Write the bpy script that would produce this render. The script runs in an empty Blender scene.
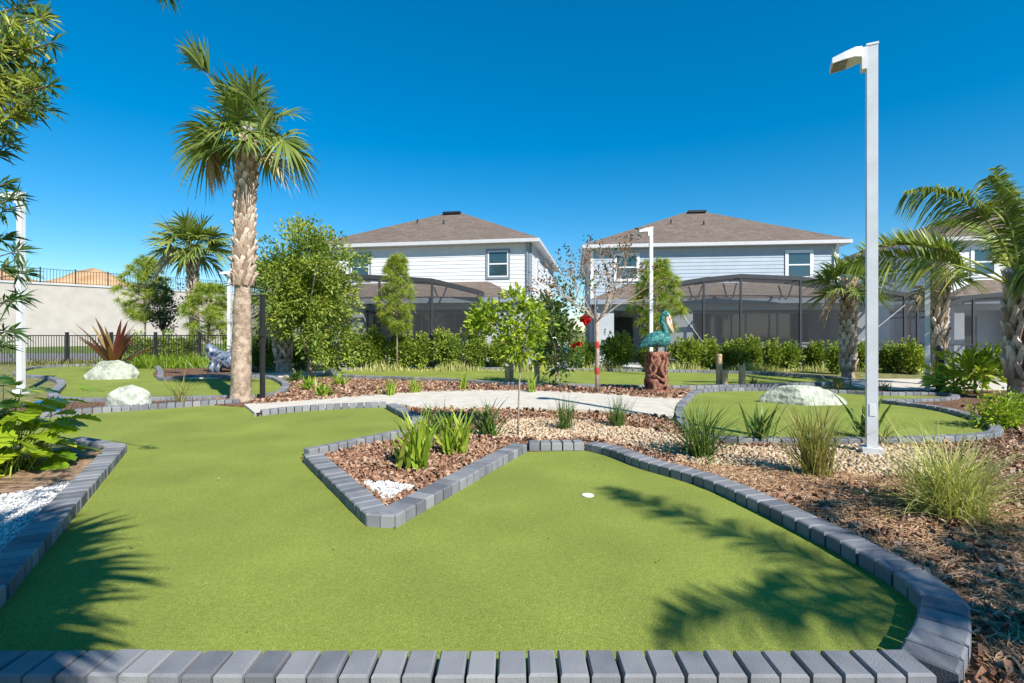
import bpy, bmesh, math, random
import numpy as np
from mathutils import Vector, Matrix
from mathutils.geometry import tessellate_polygon

R = math.radians
rnd = random.Random(11)
rng = np.random.default_rng(11)
SC = bpy.context.scene
COL = SC.collection
EYE, FOC, HOR = 1.5, 500.0, 330.0

def G(x, y, h=0.0):
    """ground point (at height h) seen at a picture position"""
    d = (EYE - h) * FOC / (y - HOR)
    return ((x - 512) * d / FOC, d)

def at(x, y, d):
    """point at depth d"""
    return np.array([(x - 512) * d / FOC, d, EYE + (HOR - y) * d / FOC])

# ------------------------------------------------------------------ materials
MATS = {}
def nodes_of(m):
    m.use_nodes = True
    nt = m.node_tree
    for n in list(nt.nodes): nt.nodes.remove(n)
    out = nt.nodes.new('ShaderNodeOutputMaterial')
    return nt, out

def mat(name, c, rough=.6, var=.15, scale=8, bump=0.0, bscale=60, spec=.3, metal=0, c2=None, detail=5, lo=.35, hi=.65, bdist=.01):
    m = bpy.data.materials.new(name); MATS[name] = m
    nt, out = nodes_of(m); N = nt.nodes.new; L = nt.links.new
    b = N('ShaderNodeBsdfPrincipled')
    b.inputs['Roughness'].default_value = rough
    b.inputs['Specular IOR Level'].default_value = spec
    b.inputs['Metallic'].default_value = metal
    L(b.outputs[0], out.inputs[0])
    tc = N('ShaderNodeTexCoord')
    no = N('ShaderNodeTexNoise'); no.inputs['Scale'].default_value = scale; no.inputs['Detail'].default_value = detail
    L(tc.outputs['Object'], no.inputs['Vector'])
    rp = N('ShaderNodeValToRGB')
    a = [max(0, v * (1 - var)) for v in c]; d = list(c2) if c2 else [min(1, v * (1 + var)) for v in c]
    rp.color_ramp.elements[0].color = (*a, 1); rp.color_ramp.elements[0].position = lo
    rp.color_ramp.elements[1].color = (*d, 1); rp.color_ramp.elements[1].position = hi
    L(no.outputs['Fac'], rp.inputs['Fac']); L(rp.outputs['Color'], b.inputs['Base Color'])
    if bump > 0:
        n2 = N('ShaderNodeTexNoise'); n2.inputs['Scale'].default_value = bscale; n2.inputs['Detail'].default_value = 4
        L(tc.outputs['Object'], n2.inputs['Vector'])
        bp = N('ShaderNodeBump'); bp.inputs['Strength'].default_value = bump; bp.inputs['Distance'].default_value = bdist
        L(n2.outputs['Fac'], bp.inputs['Height']); L(bp.outputs[0], b.inputs['Normal'])
    return m

def tint_mat(name, cols, rough=.5, transl=0.0, spec=.3, tcol=None, bump=0, bscale=80, noise=0.0, nscale=10):
    """colour read from the per-piece random attribute 'tint'"""
    m = bpy.data.materials.new(name); MATS[name] = m
    nt, out = nodes_of(m); N = nt.nodes.new; L = nt.links.new
    b = N('ShaderNodeBsdfPrincipled'); b.inputs['Roughness'].default_value = rough
    b.inputs['Specular IOR Level'].default_value = spec
    at_ = N('ShaderNodeAttribute'); at_.attribute_name = 'tint'
    rp = N('ShaderNodeValToRGB'); el = rp.color_ramp.elements
    for i, c in enumerate(cols):
        p = i / (len(cols) - 1)
        if i < 2 and len(cols) >= 2 and i == 0: e = el[0]
        elif i == len(cols) - 1: e = el[len(el) - 1]
        else: e = el.new(p)
        e.position = p; e.color = (*c, 1)
    fac = at_.outputs['Fac']
    if noise:
        tc = N('ShaderNodeTexCoord'); no = N('ShaderNodeTexNoise'); no.inputs['Scale'].default_value = nscale
        no.inputs['Detail'].default_value = 6
        L(tc.outputs['Object'], no.inputs['Vector'])
        mm = N('ShaderNodeMath'); mm.operation = 'MULTIPLY_ADD'; mm.inputs[1].default_value = noise; L(no.outputs['Fac'], mm.inputs[0])
        m2 = N('ShaderNodeMath'); m2.operation = 'SUBTRACT'; m2.inputs[1].default_value = noise * .5
        L(fac, m2.inputs[0]); L(m2.outputs[0], mm.inputs[2]); fac = mm.outputs[0]
    L(fac, rp.inputs['Fac']); L(rp.outputs['Color'], b.inputs['Base Color'])
    if bump:
        tc = N('ShaderNodeTexCoord'); n2 = N('ShaderNodeTexNoise'); n2.inputs['Scale'].default_value = bscale
        L(tc.outputs['Object'], n2.inputs['Vector'])
        bp = N('ShaderNodeBump'); bp.inputs['Strength'].default_value = bump; bp.inputs['Distance'].default_value = .006
        L(n2.outputs['Fac'], bp.inputs['Height']); L(bp.outputs[0], b.inputs['Normal'])
    if transl:
        t = N('ShaderNodeBsdfTranslucent')
        mx = N('ShaderNodeMixRGB'); mx.blend_type = 'MULTIPLY'; mx.inputs[0].default_value = 1
        mx.inputs[2].default_value = (*(tcol or (1.5, 1.6, .6)), 1)
        L(rp.outputs['Color'], mx.inputs[1]); L(mx.outputs[0], t.inputs['Color'])
        ms = N('ShaderNodeMixShader'); ms.inputs[0].default_value = transl
        L(b.outputs[0], ms.inputs[1]); L(t.outputs[0], ms.inputs[2]); L(ms.outputs[0], out.inputs[0])
    else:
        L(b.outputs[0], out.inputs[0])
    return m

# foliage
tint_mat('leaf_hedge', [(0.085, 0.145, 0.024), (0.203, 0.276, 0.043), (0.405, 0.446, 0.076)], .42, .22)
tint_mat('leaf_oak', [(0.075, 0.125, 0.019), (0.180, 0.250, 0.036), (0.360, 0.400, 0.066)], .45, .28)
tint_mat('leaf_citrus', [(0.083, 0.156, 0.013), (0.210, 0.312, 0.022), (0.420, 0.456, 0.039)], .38, .28)
tint_mat('leaf_dark', [(.015, .035, .012), (.03, .06, .018), (.06, .10, .025)], .4, .15)
tint_mat('leaf_glossy', [(0.046, 0.094, 0.018), (0.091, 0.154, 0.030), (0.156, 0.220, 0.050)], .25, .18, spec=.5)
tint_mat('leaf_philodendron', [(0.120, 0.230, 0.014), (0.285, 0.391, 0.024), (0.540, 0.529, 0.048)], .35, .25)
tint_mat('leaf_podocarpus', [(0.046, 0.098, 0.031), (0.098, 0.172, 0.039), (0.338, 0.380, 0.066)], .42, .22)
tint_mat('leaf_dry', [(.12, .05, .02), (.22, .10, .04), (.18, .16, .06)], .7, .2, tcol=(1.2, 1, .7))
tint_mat('needle', [(0.102, 0.176, 0.019), (0.221, 0.311, 0.036), (0.425, 0.446, 0.060)], .5, .2)
tint_mat('frond_fan', [(0.064, 0.111, 0.023), (0.136, 0.195, 0.039), (0.272, 0.299, 0.072)], .42, .18)
tint_mat('frond_dry', [(.3, .2, .09), (.42, .31, .16), (.5, .4, .24)], .8, .15, tcol=(1.1, 1, .8))
tint_mat('frond_feather', [(0.068, 0.125, 0.024), (0.165, 0.225, 0.036), (0.405, 0.413, 0.084)], .42, .2)
tint_mat('blade_bright', [(0.144, 0.242, 0.020), (0.252, 0.347, 0.035), (0.456, 0.483, 0.080)], .4, .25)
tint_mat('blade_dark', [(.04, .09, .02), (.09, .16, .03), (.2, .27, .06)], .4, .2)
tint_mat('blade_pale', [(0.264, 0.276, 0.081), (0.408, 0.414, 0.138), (0.624, 0.575, 0.253)], .55, .25)
tint_mat('blade_brown', [(0.125, 0.138, 0.033), (0.250, 0.253, 0.066), (0.450, 0.345, 0.143)], .55, .2)
tint_mat('blade_red', [(.10, .02, .025), (.20, .075, .04), (.36, .27, .11)], .35, .25, tcol=(1.5, .8, .5))
tint_mat('blossom_red', [(.55, .01, .015), (.75, .02, .02)], .5, .3, tcol=(1.2, .5, .5))
# bark and palm boots
mat('bark_palm', (.29, .205, .145), .9, .2, 9, 1, 34, bdist=.03, c2=(.50, .385, .29), detail=9)
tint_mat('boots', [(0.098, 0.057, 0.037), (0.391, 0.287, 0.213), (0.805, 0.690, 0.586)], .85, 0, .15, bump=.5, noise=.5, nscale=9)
mat('bark_grey', (.26, .19, .14), .85, .3, 9, .8, 30, bdist=.02)
mat('bark_pale', (.36, .28, .215), .8, .2, 12, .4, 60)
mat('bark_pine', (.42, .33, .24), .85, .25, 12, .6, 40)
mat('bark_dark', (.10, .07, .05), .85, .3, 12, .6, 40)
mat('piling_wood', (.42, .30, .18), .8, .3, 14, .5, 50)
# ground
mat('paver', (.20, .205, .22), .75, .16, 5, .35, 180, spec=.25, bdist=.003)
tint_mat('paver_block', [(.12, .125, .14), (.185, .19, .205), (.25, .252, .258)], .72, 0, .28, bump=.45, bscale=130, noise=1.1, nscale=6)
tint_mat('mulch_chip', [(.10, .048, .028), (.225, .115, .068), (.345, .20, .125), (.50, .36, .26)], .85, 0, .2, bump=.6, bscale=120, noise=.3, nscale=40)
mat('mulch_bed', (.15, .082, .05), .95, .5, 22, 1, 60, spec=.1, bdist=.03, c2=(.30, .18, .115))
mat('soil_bed', (.30, .18, .105), .95, .3, 14, 1, 45, spec=.1, bdist=.02, c2=(.42, .28, .18))
tint_mat('straw', [(.26, .14, .07), (.44, .26, .14), (.60, .42, .26)], .8, .0, .15)
tint_mat('pebble_tan', [(.30, .20, .12), (.45, .33, .21), (.62, .50, .36)], .7, 0, .25)
mat('gravel_tan_bed', (.28, .19, .115), .9, .4, 30, 1, 50, bdist=.03, c2=(.42, .31, .21))
tint_mat('pebble_white', [(.45, .44, .42), (.60, .59, .57), (.72, .71, .70)], .7, 0, .25)
mat('gravel_white_bed', (.66, .65, .62), .9, .3, 50, 1, 80, bdist=.02)
mat('concrete', (.56, .51, .43), .85, .08, 4, .25, 120, spec=.2, bdist=.004)
mat('deck', (.56, .54, .50), .85, .08, 4)
mat('asphalt', (.18, .17, .165), .9, .15, 3)
mat('lawn_grass', (.17, .19, .05), .9, .45, 5, .6, 40, c2=(.30, .27, .10), bdist=.03)
mat('verge', (.11, .16, .03), .9, .35, 3, .6, 40, bdist=.03)
mat('sand', (.50, .30, .15), .95, .2, .4, .6, 3, c2=(.62, .40, .22), bdist=.3)
mat('rock', (.30, .31, .25), .9, .2, 7, .7, 16, c2=(.48, .50, .42), bdist=.04, lo=.3, hi=.62, detail=10)
# built things
mat('wall_concrete', (.40, .365, .335), .9, .06, 1.2, .2, 8, spec=.15)
mat('black_metal', (.018, .018, .02), .45, .1, 20, spec=.4)
mat('bronze_metal', (.045, .046, .052), .45, .1, 20, spec=.4)
mat('white_paint', (.72, .72, .72), .45, .05, 6, spec=.4)
mat('fascia_white', (.52, .52, .53), .5, .05, 6, spec=.3)
mat('pole_paint', (.62, .63, .65), .4, .06, 5, spec=.5)
mat('lamp_lens', (.16, .13, .09), .2, .4, 30, spec=.6)
mat('siding_white', (.66, .67, .68), .6, .03, 1.5)
mat('siding_blue', (.36, .42, .48), .6, .05, 1.5)
mat('trim_grey', (.22, .26, .29), .6, .05, 4)
mat('stucco_grey', (.27, .29, .33), .9, .06, 2, .3, 80)
mat('stucco_light', (.42, .44, .47), .9, .05, 2, .3, 80)
mat('fascia_grey', (.25, .28, .33), .6, .05, 3)
mat('curtain', (.10, .10, .11), .8, .2, 3)
mat('cushion', (.50, .50, .50), .8, .1, 5)
mat('pool_tile', (.03, .22, .24), .3, .25, 8)
mat('pool_water', (.03, .26, .30), .06, .1, 2, spec=.5)
mat('teal_paint', (.012, .10, .105), .6, .5, 16, 1, 30, c2=(.07, .30, .28), bdist=.03)
mat('bill_paint', (.62, .34, .24), .5, .25, 10, c2=(.75, .62, .5))
mat('stump_paint', (.16, .06, .04), .7, .5, 12, .8, 25, c2=(.36, .16, .10), bdist=.02)
mat('statue_blue', (.02, .035, .08), .3, .6, 7, .6, 20, c2=(.22, .26, .33), spec=.5, bdist=.02)
mat('blue_plastic', (.0, .22, .55), .4, .1, 5)
mat('red_tape', (.38, .045, .03), .6, .15, 15)
mat('sign_blue', (.03, .07, .16), .5, .1, 5)
mat('cup_white', (.85, .85, .85), .4, .02, 5)

def shingle_mat():
    m = bpy.data.materials.new('shingle'); MATS['shingle'] = m
    nt, out = nodes_of(m); N = nt.nodes.new; L = nt.links.new
    b = N('ShaderNodeBsdfPrincipled'); b.inputs['Roughness'].default_value = .9; b.inputs['Specular IOR Level'].default_value = .15
    L(b.outputs[0], out.inputs[0])
    tc = N('ShaderNodeTexCoord'); sp = N('ShaderNodeSeparateXYZ'); L(tc.outputs['Object'], sp.inputs[0])
    cx = N('ShaderNodeMath'); cx.operation = 'ADD'; L(sp.outputs['X'], cx.inputs[0]); L(sp.outputs['Y'], cx.inputs[1])
    cb = N('ShaderNodeCombineXYZ'); L(cx.outputs[0], cb.inputs['X']); L(sp.outputs['Z'], cb.inputs['Y'])
    br = N('ShaderNodeTexBrick'); br.inputs['Scale'].default_value = 1
    br.inputs['Brick Width'].default_value = .33; br.inputs['Row Height'].default_value = .085
    br.inputs['Mortar Size'].default_value = .006; br.inputs['Mortar'].default_value = (.12, .092, .075, 1)
    br.inputs['Color1'].default_value = (.14, .108, .088, 1); br.inputs['Color2'].default_value = (.19, .15, .122, 1)
    L(cb.outputs[0], br.inputs['Vector'])
    no = N('ShaderNodeTexNoise'); no.inputs['Scale'].default_value = 9; no.inputs['Detail'].default_value = 8
    L(tc.outputs['Object'], no.inputs['Vector'])
    mx = N('ShaderNodeMixRGB'); mx.blend_type = 'OVERLAY'; mx.inputs[0].default_value = .5
    L(br.outputs['Color'], mx.inputs[1]); L(no.outputs['Fac'], mx.inputs[2]); L(mx.outputs[0], b.inputs['Base Color'])
    bp = N('ShaderNodeBump'); bp.inputs['Strength'].default_value = .5; bp.inputs['Distance'].default_value = .02
    L(br.outputs['Fac'], bp.inputs['Height']); bp.invert = True; L(bp.outputs[0], b.inputs['Normal'])
shingle_mat()

def glass_mat():
    m = bpy.data.materials.new('window_glass'); MATS['window_glass'] = m
    nt, out = nodes_of(m); N = nt.nodes.new; L = nt.links.new
    b = N('ShaderNodeBsdfPrincipled'); b.inputs['Roughness'].default_value = .05
    b.inputs['Base Color'].default_value = (.03, .06, .075, 1); b.inputs['Specular IOR Level'].default_value = .9
    b.inputs['Coat Weight'].default_value = .4
    L(b.outputs[0], out.inputs[0])
glass_mat()

def screen_mat(name, dens, col):
    m = bpy.data.materials.new(name); MATS[name] = m
    nt, out = nodes_of(m); N = nt.nodes.new; L = nt.links.new
    t = N('ShaderNodeBsdfTransparent'); d = N('ShaderNodeBsdfDiffuse'); d.inputs['Color'].default_value = (*col, 1)
    ms = N('ShaderNodeMixShader'); ms.inputs[0].default_value = dens
    L(t.outputs[0], ms.inputs[1]); L(d.outputs[0], ms.inputs[2]); L(ms.outputs[0], out.inputs[0])
screen_mat('screen_mesh', .34, (.09, .09, .10))

def turf_mat():
    m = bpy.data.materials.new('turf'); MATS['turf'] = m
    nt, out = nodes_of(m); N = nt.nodes.new; L = nt.links.new
    b = N('ShaderNodeBsdfPrincipled'); b.inputs['Roughness'].default_value = .8; b.inputs['Specular IOR Level'].default_value = .12
    L(b.outputs[0], out.inputs[0])
    tc = N('ShaderNodeTexCoord')
    n1 = N('ShaderNodeTexNoise'); n1.inputs['Scale'].default_value = 185; n1.inputs['Detail'].default_value = 3
    n2 = N('ShaderNodeTexNoise'); n2.inputs['Scale'].default_value = 1.1; n2.inputs['Detail'].default_value = 4
    n3 = N('ShaderNodeTexNoise'); n3.inputs['Scale'].default_value = 38; n3.inputs['Detail'].default_value = 3
    for n in (n1, n2, n3): L(tc.outputs['Object'], n.inputs['Vector'])
    rp = N('ShaderNodeValToRGB'); e = rp.color_ramp.elements
    e[0].position = .3; e[0].color = (.120, .158, .024, 1); e[1].position = .72; e[1].color = (.325, .36, .09, 1)
    x = e.new(.5); x.color = (.212, .252, .046, 1)
    L(n1.outputs['Fac'], rp.inputs['Fac'])
    mx = N('ShaderNodeMixRGB'); mx.blend_type = 'OVERLAY'; mx.inputs[0].default_value = .34
    L(rp.outputs[0], mx.inputs[1]); L(n2.outputs['Fac'], mx.inputs[2])
    mx2 = N('ShaderNodeMixRGB'); mx2.blend_type = 'OVERLAY'; mx2.inputs[0].default_value = .25
    L(mx.outputs[0], mx2.inputs[1]); L(n3.outputs['Fac'], mx2.inputs[2]); L(mx2.outputs[0], b.inputs['Base Color'])
    bp = N('ShaderNodeBump'); bp.inputs['Strength'].default_value = .7; bp.inputs['Distance'].default_value = .008
    L(n1.outputs['Fac'], bp.inputs['Height']); L(bp.outputs[0], b.inputs['Normal'])
turf_mat()

# ------------------------------------------------------------------ mesh helpers
def unit(v):
    v = np.asarray(v, float)
    return v / np.maximum(np.linalg.norm(v, axis=-1, keepdims=True), 1e-9)

class MB:
    def __init__(s): s.v = []; s.f = []; s.t = []; s.n = 0
    def add(s, V, F, tint=.5):
        V = np.asarray(V, float).reshape(-1, 3)
        for fa in (F if isinstance(F, list) else [F]):
            fa = np.asarray(fa, int)
            if fa.ndim == 1: fa = fa[None]
            s.f.append(fa + s.n)
        s.v.append(V)
        s.t.append(np.full(len(V), tint) if np.isscalar(tint) else np.asarray(tint, float))
        s.n += len(V)
    def box(s, c, d, rz=0.0, tint=.5, m=None):
        x, y, z = [k / 2 for k in d]
        V = np.array([(a * x, b * y, e * z) for e in (-1, 1) for b in (-1, 1) for a in (-1, 1)])
        if m is not None: V = V @ np.array(m).T
        if rz:
            k = np.array([[math.cos(rz), -math.sin(rz), 0], [math.sin(rz), math.cos(rz), 0], [0, 0, 1]]); V = V @ k.T
        V = V + np.array(c)
        s.add(V, np.array([(0, 2, 3, 1), (4, 5, 7, 6), (0, 1, 5, 4), (2, 6, 7, 3), (0, 4, 6, 2), (1, 3, 7, 5)]), tint)
    def lohi(s, a, b, tint=.5):
        a = np.array(a, float); b = np.array(b, float)
        s.box((a + b) / 2, np.abs(b - a), tint=tint)
    def bar(s, p, q, w, h=None, tint=.5):
        p = np.array(p, float); q = np.array(q, float); h = h or w
        d = q - p; L = np.linalg.norm(d); d = d / L
        up = np.array([0, 0, 1.]) if abs(d[2]) < .95 else np.array([0, 1., 0])
        sx = unit(np.cross(d, up)); u = np.cross(sx, d)
        M = np.stack([d, sx, u], 1)
        s.box((p + q) / 2, (L, w, h), m=M, tint=tint)
    def tube(s, P, r, sides=8, tint=.5, cap=True, flat=1.0):
        P = np.asarray(P, float); n = len(P)
        r = np.full(n, r) if np.isscalar(r) else np.asarray(r, float)
        T = np.gradient(P, axis=0); T = unit(T)
        ref = np.array([1., 0, 0]) if abs(T[0][0]) < .8 else np.array([0, 1., 0])
        V = []
        for i in range(n):
            a = unit(np.cross(T[i], ref)); b = np.cross(T[i], a); ref = np.cross(a, T[i]) * 1.0
            ref = -np.cross(T[i], a) if False else np.cross(a, T[i])
            ang = np.linspace(0, 2 * np.pi, sides, endpoint=False)
            V.append(P[i] + r[i] * (np.cos(ang)[:, None] * a + flat * np.sin(ang)[:, None] * b))
        V = np.concatenate(V)
        F = [(i * sides + j, i * sides + (j + 1) % sides, (i + 1) * sides + (j + 1) % sides, (i + 1) * sides + j)
             for i in range(n - 1) for j in range(sides)]
        fs = [np.array(F)]
        if cap: fs += [np.array([list(range(sides))[::-1]]), np.array([[(n - 1) * sides + j for j in range(sides)]])]
        s.add(V, fs, tint)
    def strips(s, P, W, tint=.5):
        """P (n,k,3) centre lines, W (n,k,3) half width vectors -> ribbons"""
        P = np.asarray(P, float); n, k, _ = P.shape
        V = np.stack([P - W, P + W], 2).reshape(n * k * 2, 3)
        b = (np.arange(n) * k * 2)[:, None, None]; i = (np.arange(k - 1) * 2)[None, :, None]
        F = (b + i + np.array([0, 1, 3, 2])[None, None]).reshape(-1, 4)
        t = np.full(len(V), tint) if np.isscalar(tint) else np.repeat(np.asarray(tint), k * 2)
        s.add(V, F, t)
    def leaves(s, P, D, N, L, W, fold=.3, droop=.1, tint=.5):
        D = unit(D); S = unit(np.cross(D, N)); N2 = np.cross(S, D)
        L = np.broadcast_to(np.asarray(L, float), (len(P),))[:, None]; W = np.broadcast_to(np.asarray(W, float), (len(P),))[:, None]
        m = P + D * L * .45
        tip = P + D * L; tip = tip - np.array([0, 0, 1.]) * droop * L
        V = np.stack([P, m + S * W / 2 + N2 * fold * W / 2, tip, m - S * W / 2 + N2 * fold * W / 2], 1).reshape(-1, 3)
        b = (np.arange(len(P)) * 4)[:, None]
        F = np.concatenate([b + np.array([0, 1, 2]), b + np.array([0, 2, 3])])
        t = np.full(len(V), tint) if np.isscalar(tint) else np.repeat(np.asarray(tint), 4)
        s.add(V, F, t)
    def build(s, name, m, parent=None, smooth=False):
        me = bpy.data.meshes.new(name)
        V = np.concatenate(s.v)
        me.vertices.add(len(V)); me.vertices.foreach_set('co', V.astype(np.float32).ravel())
        loops = np.concatenate([f.ravel() for f in s.f])
        cnt = np.concatenate([np.full(len(f), f.shape[1]) for f in s.f])
        st = np.concatenate([[0], np.cumsum(cnt)[:-1]])
        me.loops.add(len(loops)); me.loops.foreach_set('vertex_index', loops.astype(np.int32))
        me.polygons.add(len(cnt)); me.polygons.foreach_set('loop_start', st.astype(np.int32)); me.polygons.foreach_set('loop_total', cnt.astype(np.int32))
        me.polygons.foreach_set('use_smooth', np.full(len(cnt), smooth, dtype=bool))
        a = me.attributes.new('tint', 'FLOAT', 'POINT'); a.data.foreach_set('value', np.concatenate(s.t).astype(np.float32))
        me.update(calc_edges=True); me.validate()
        me.materials.append(MATS[m] if isinstance(m, str) else m)
        o = bpy.data.objects.new(name, me); COL.objects.link(o)
        if parent is not None: o.parent = parent
        return o

def tag(o, label=None, cat=None, group=None, kind=None):
    if label: o['label'] = label
    if cat: o['category'] = cat
    if group: o['group'] = group
    if kind: o['kind'] = kind
    return o

def thing(name, label, cat, loc=(0, 0, 0), rz=0.0, group=None):
    o = bpy.data.objects.new(name, None); COL.objects.link(o); o.empty_display_size = .2
    o.location = loc; o.rotation_euler = (0, 0, rz)
    return tag(o, label, cat, group)

def copy_thing(o, loc, label, group=None, rz=None):
    c = o.copy(); COL.objects.link(c); c.location = loc; c['label'] = label
    if group: c['group'] = group
    if rz is not None: c.rotation_euler = (0, 0, rz)
    for ch in list(o.children):
        d = ch.copy(); COL.objects.link(d); d.parent = c
        for g in list(ch.children):
            e = g.copy(); COL.objects.link(e); e.parent = d
    return c

def sheet(name, pts, z, m, kind='structure', label=None, cat=None):
    mb = MB()
    V = [Vector((p[0], p[1], 0)) for p in pts]
    tri = tessellate_polygon([V])
    F = []
    for t in tri:
        a, b, c = [V[i] for i in t]
        F.append(t if (b - a).cross(c - a).z > 0 else (t[0], t[2], t[1]))
    mb.add(np.array([(p[0], p[1], z) for p in pts]), np.array(F))
    if z >= .02:
        k = len(pts); mb.add(np.array([(p[0], p[1], z) for p in pts] + [(p[0], p[1], 0) for p in pts]), np.array([(i, (i + 1) % k, k + (i + 1) % k, k + i) for i in range(k)]))
    return tag(mb.build(name, m), label, cat, kind=kind)

def smooth_poly(pts, closed=False, n=6):
    """Catmull-Rom through the points"""
    P = [np.array(p, float) for p in pts]; out = []
    N = len(P); rng_ = range(N if closed else N - 1)
    for i in rng_:
        p0 = P[(i - 1) % N] if closed or i > 0 else P[i]; p1 = P[i]; p2 = P[(i + 1) % N]
        p3 = P[(i + 2) % N] if closed or i + 2 < N else p2
        for t in np.linspace(0, 1, n, endpoint=False):
            out.append(.5 * ((2 * p1) + (-p0 + p2) * t + (2 * p0 - 5 * p1 + 4 * p2 - p3) * t * t + (-p0 + 3 * p1 - 3 * p2 + p3) * t ** 3))
    if not closed: out.append(P[-1])
    return [tuple(p) for p in out]

def inside(P, poly):
    x, y = P[:, 0], P[:, 1]; r = np.zeros(len(P), bool); n = len(poly); j = n - 1
    for i in range(n):
        xi, yi = poly[i]; xj, yj = poly[j]
        c = ((yi > y) != (yj > y)) & (x < (xj - xi) * (y - yi) / ((yj - yi) if yj != yi else 1e-9) + xi)
        r ^= c; j = i
    return r

def scatter(poly, density, ymax=99, ymin=-99):
    q = np.array(poly); lo = q.min(0); hi = q.max(0); hi[1] = min(hi[1], ymax); lo[1] = max(lo[1], ymin)
    n = int(max(0, (hi[0] - lo[0]) * (hi[1] - lo[1])) * density)
    P = rng.random((n, 2)) * (hi - lo) + lo
    return P[inside(P, poly)]

def smooth_noise(P, s, seed=0):
    a = P * s + seed * 7.3
    return (np.sin(a[:, 0] * 1.7 + np.sin(a[:, 1] * 1.3)) + np.sin(a[:, 1] * 2.1 + 1.3 * np.sin(a[:, 0] * .9 + 2)) + .6 * np.sin(a.sum(1) * 3.3)) / 2.6

# ------------------------------------------------------------------ paver edging
def paver_edge(label, path, w, side, h=.1, pitch=.135, gap=.016, z0=0.0, jit=.0022):
    """blocks along a ground line; side=+1 puts them left of the direction of travel"""
    P = np.array(path, float); seg = np.linalg.norm(np.diff(P, axis=0), axis=1); s = np.concatenate([[0], np.cumsum(seg)])
    n = max(1, int(round(s[-1] / pitch))); mb = MB()
    st = np.linspace(0, s[-1], n + 1)
    Q = np.stack([np.interp(st, s, P[:, 0]), np.interp(st, s, P[:, 1])], 1)
    # outer line along the averaged normals
    T = unit(np.gradient(P, axis=0)); 
    Nn = np.stack([-T[:, 1], T[:, 0]], 1) * side
    NQ = unit(np.stack([np.interp(st, s, Nn[:, 0]), np.interp(st, s, Nn[:, 1])], 1))
    for i in range(n):
        a, b = Q[i], Q[i + 1]; c, d = b + NQ[i + 1] * w, a + NQ[i] * w
        quad = np.array([a, b, c, d]); cen = quad.mean(0)
        e1 = unit(b - a); g = gap / 2
        quad = quad + np.array([e1 * g, -e1 * g, -e1 * g, e1 * g])
        quad += rng.normal(0, jit, 2)
        hh = h + rng.normal(0, jit * .6); tl = rng.normal(0, .006, 2)
        ch = .009
        ins = quad + unit(cen - quad) * ch * 1.4
        z = lambda q, base: base + (q - cen) @ tl
        V = [(*q, z0) for q in quad] + [(*q, z(q, hh - ch)) for q in quad] + [(*q, z(q, hh)) for q in ins]
        F = [(8, 9, 10, 11)] + [(k, (k + 1) % 4, 4 + (k + 1) % 4, 4 + k) for k in range(4)] + [(4 + k, 4 + (k + 1) % 4, 8 + (k + 1) % 4, 8 + k) for k in range(4)]
        if side < 0: F = [f[::-1] for f in F]
        mb.add(V, np.array(F), float(np.clip(rng.normal(.5, .3), 0, 1)))
    o = mb.build('paver_edging', 'paver_block')
    return tag(o, label, 'edging', 'grey paver edgings round the greens and beds')

# ------------------------------------------------------------------ ground sheets
sheet('ground', [(-400, -60), (400, -60), (400, 600), (-400, 600)], 0, 'lawn_grass')
# front lawn outline (inner foot of its edging)
right_curve = smooth_poly([G(585, 451), G(612, 458), G(643, 470), G(705, 489), G(778, 523), G(843, 558), G(900, 592)]) 
right_tail = [(2.17, 2.66), (1.95, 2.42), (1.69, 2.19)]
LB_far, LB_near = G(127, 444, .1), G(0, 592, .1)
dv = unit(np.array(LB_near) - np.array(LB_far)); LB_end = tuple(np.array(LB_far) + dv * ((LB_far[1] - 2.19) / -dv[1]))
far_edge = [G(40, 419), G(90, 414), G(150, 410), G(205, 406), G(240, 404.5)]
path_front = smooth_poly([G(262, 416), G(300, 412), G(345, 409), G(386, 407.5)])
notch_r = [G(386, 409), G(412, 424)]
lawn = [(-9.5, far_edge[0][1]), far_edge[0]] + far_edge[1:] + [G(250, 411), G(258, 417)] + path_front + notch_r + [G(400, 436), G(303, 456), G(303, 463), G(366, 527), G(395, 529), G(527, 452)] + right_curve + right_tail + [LB_end, LB_far, G(60, 444), (-9.5, LB_far[1])]
sheet('front_green', lawn, .004, 'turf')

# mulch around
bed_right = [G(300, 458), G(395, 437), G(424, 428), G(398, 408), G(420, 410), G(520, 411), G(600, 414), G(665, 418), G(690, 432), G(700, 443),
             G(790, 446), G(900, 445), G(985, 441), G(1000, 425), G(960, 408), G(1100, 396), (16, 8), (9, 1), (1.2, .4), (1.4, 1.9), (1.8, 2.2), (2.35, 2.6)] + [tuple(np.array(p)) for p in right_curve[::-1]] + [G(527, 452), G(395, 529), G(366, 526)]
sheet('mulch_bed', bed_right, .008, 'mulch_bed')
gravel = smooth_poly([G(470, 436), G(530, 420), G(600, 424), G(672, 436), G(720, 447), G(800, 449), G(870, 446), G(930, 452), G(925, 474), G(850, 482), G(790, 492), G(735, 484), G(660, 456), G(590, 441), G(528, 441)], True, 4)
sheet('tan_gravel_bed', gravel, .013, 'gravel_tan_bed')
# left corner bed
bed_left = [(LB_far[0] - .16, LB_far[1] - .02), (LB_end[0] - .16, LB_end[1]), (-4.5, 1.6), (-9.5, 2.2), (-9.5, LB_far[1])]
sheet('corner_soil_bed', bed_left, .045, 'soil_bed')
gl0, gl1 = np.array(LB_far), np.array(LB_end)
white_poly = [tuple(gl0 + (gl1 - gl0) * .33 + np.array([-.2, 0])), tuple(gl1 + np.array([-.2, 0])), (-4.0, 1.8), (-5.2, 2.2), G(-60, 516), G(10, 500)]
sheet('white_gravel_bed', white_poly, .05, 'gravel_white_bed')
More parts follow.
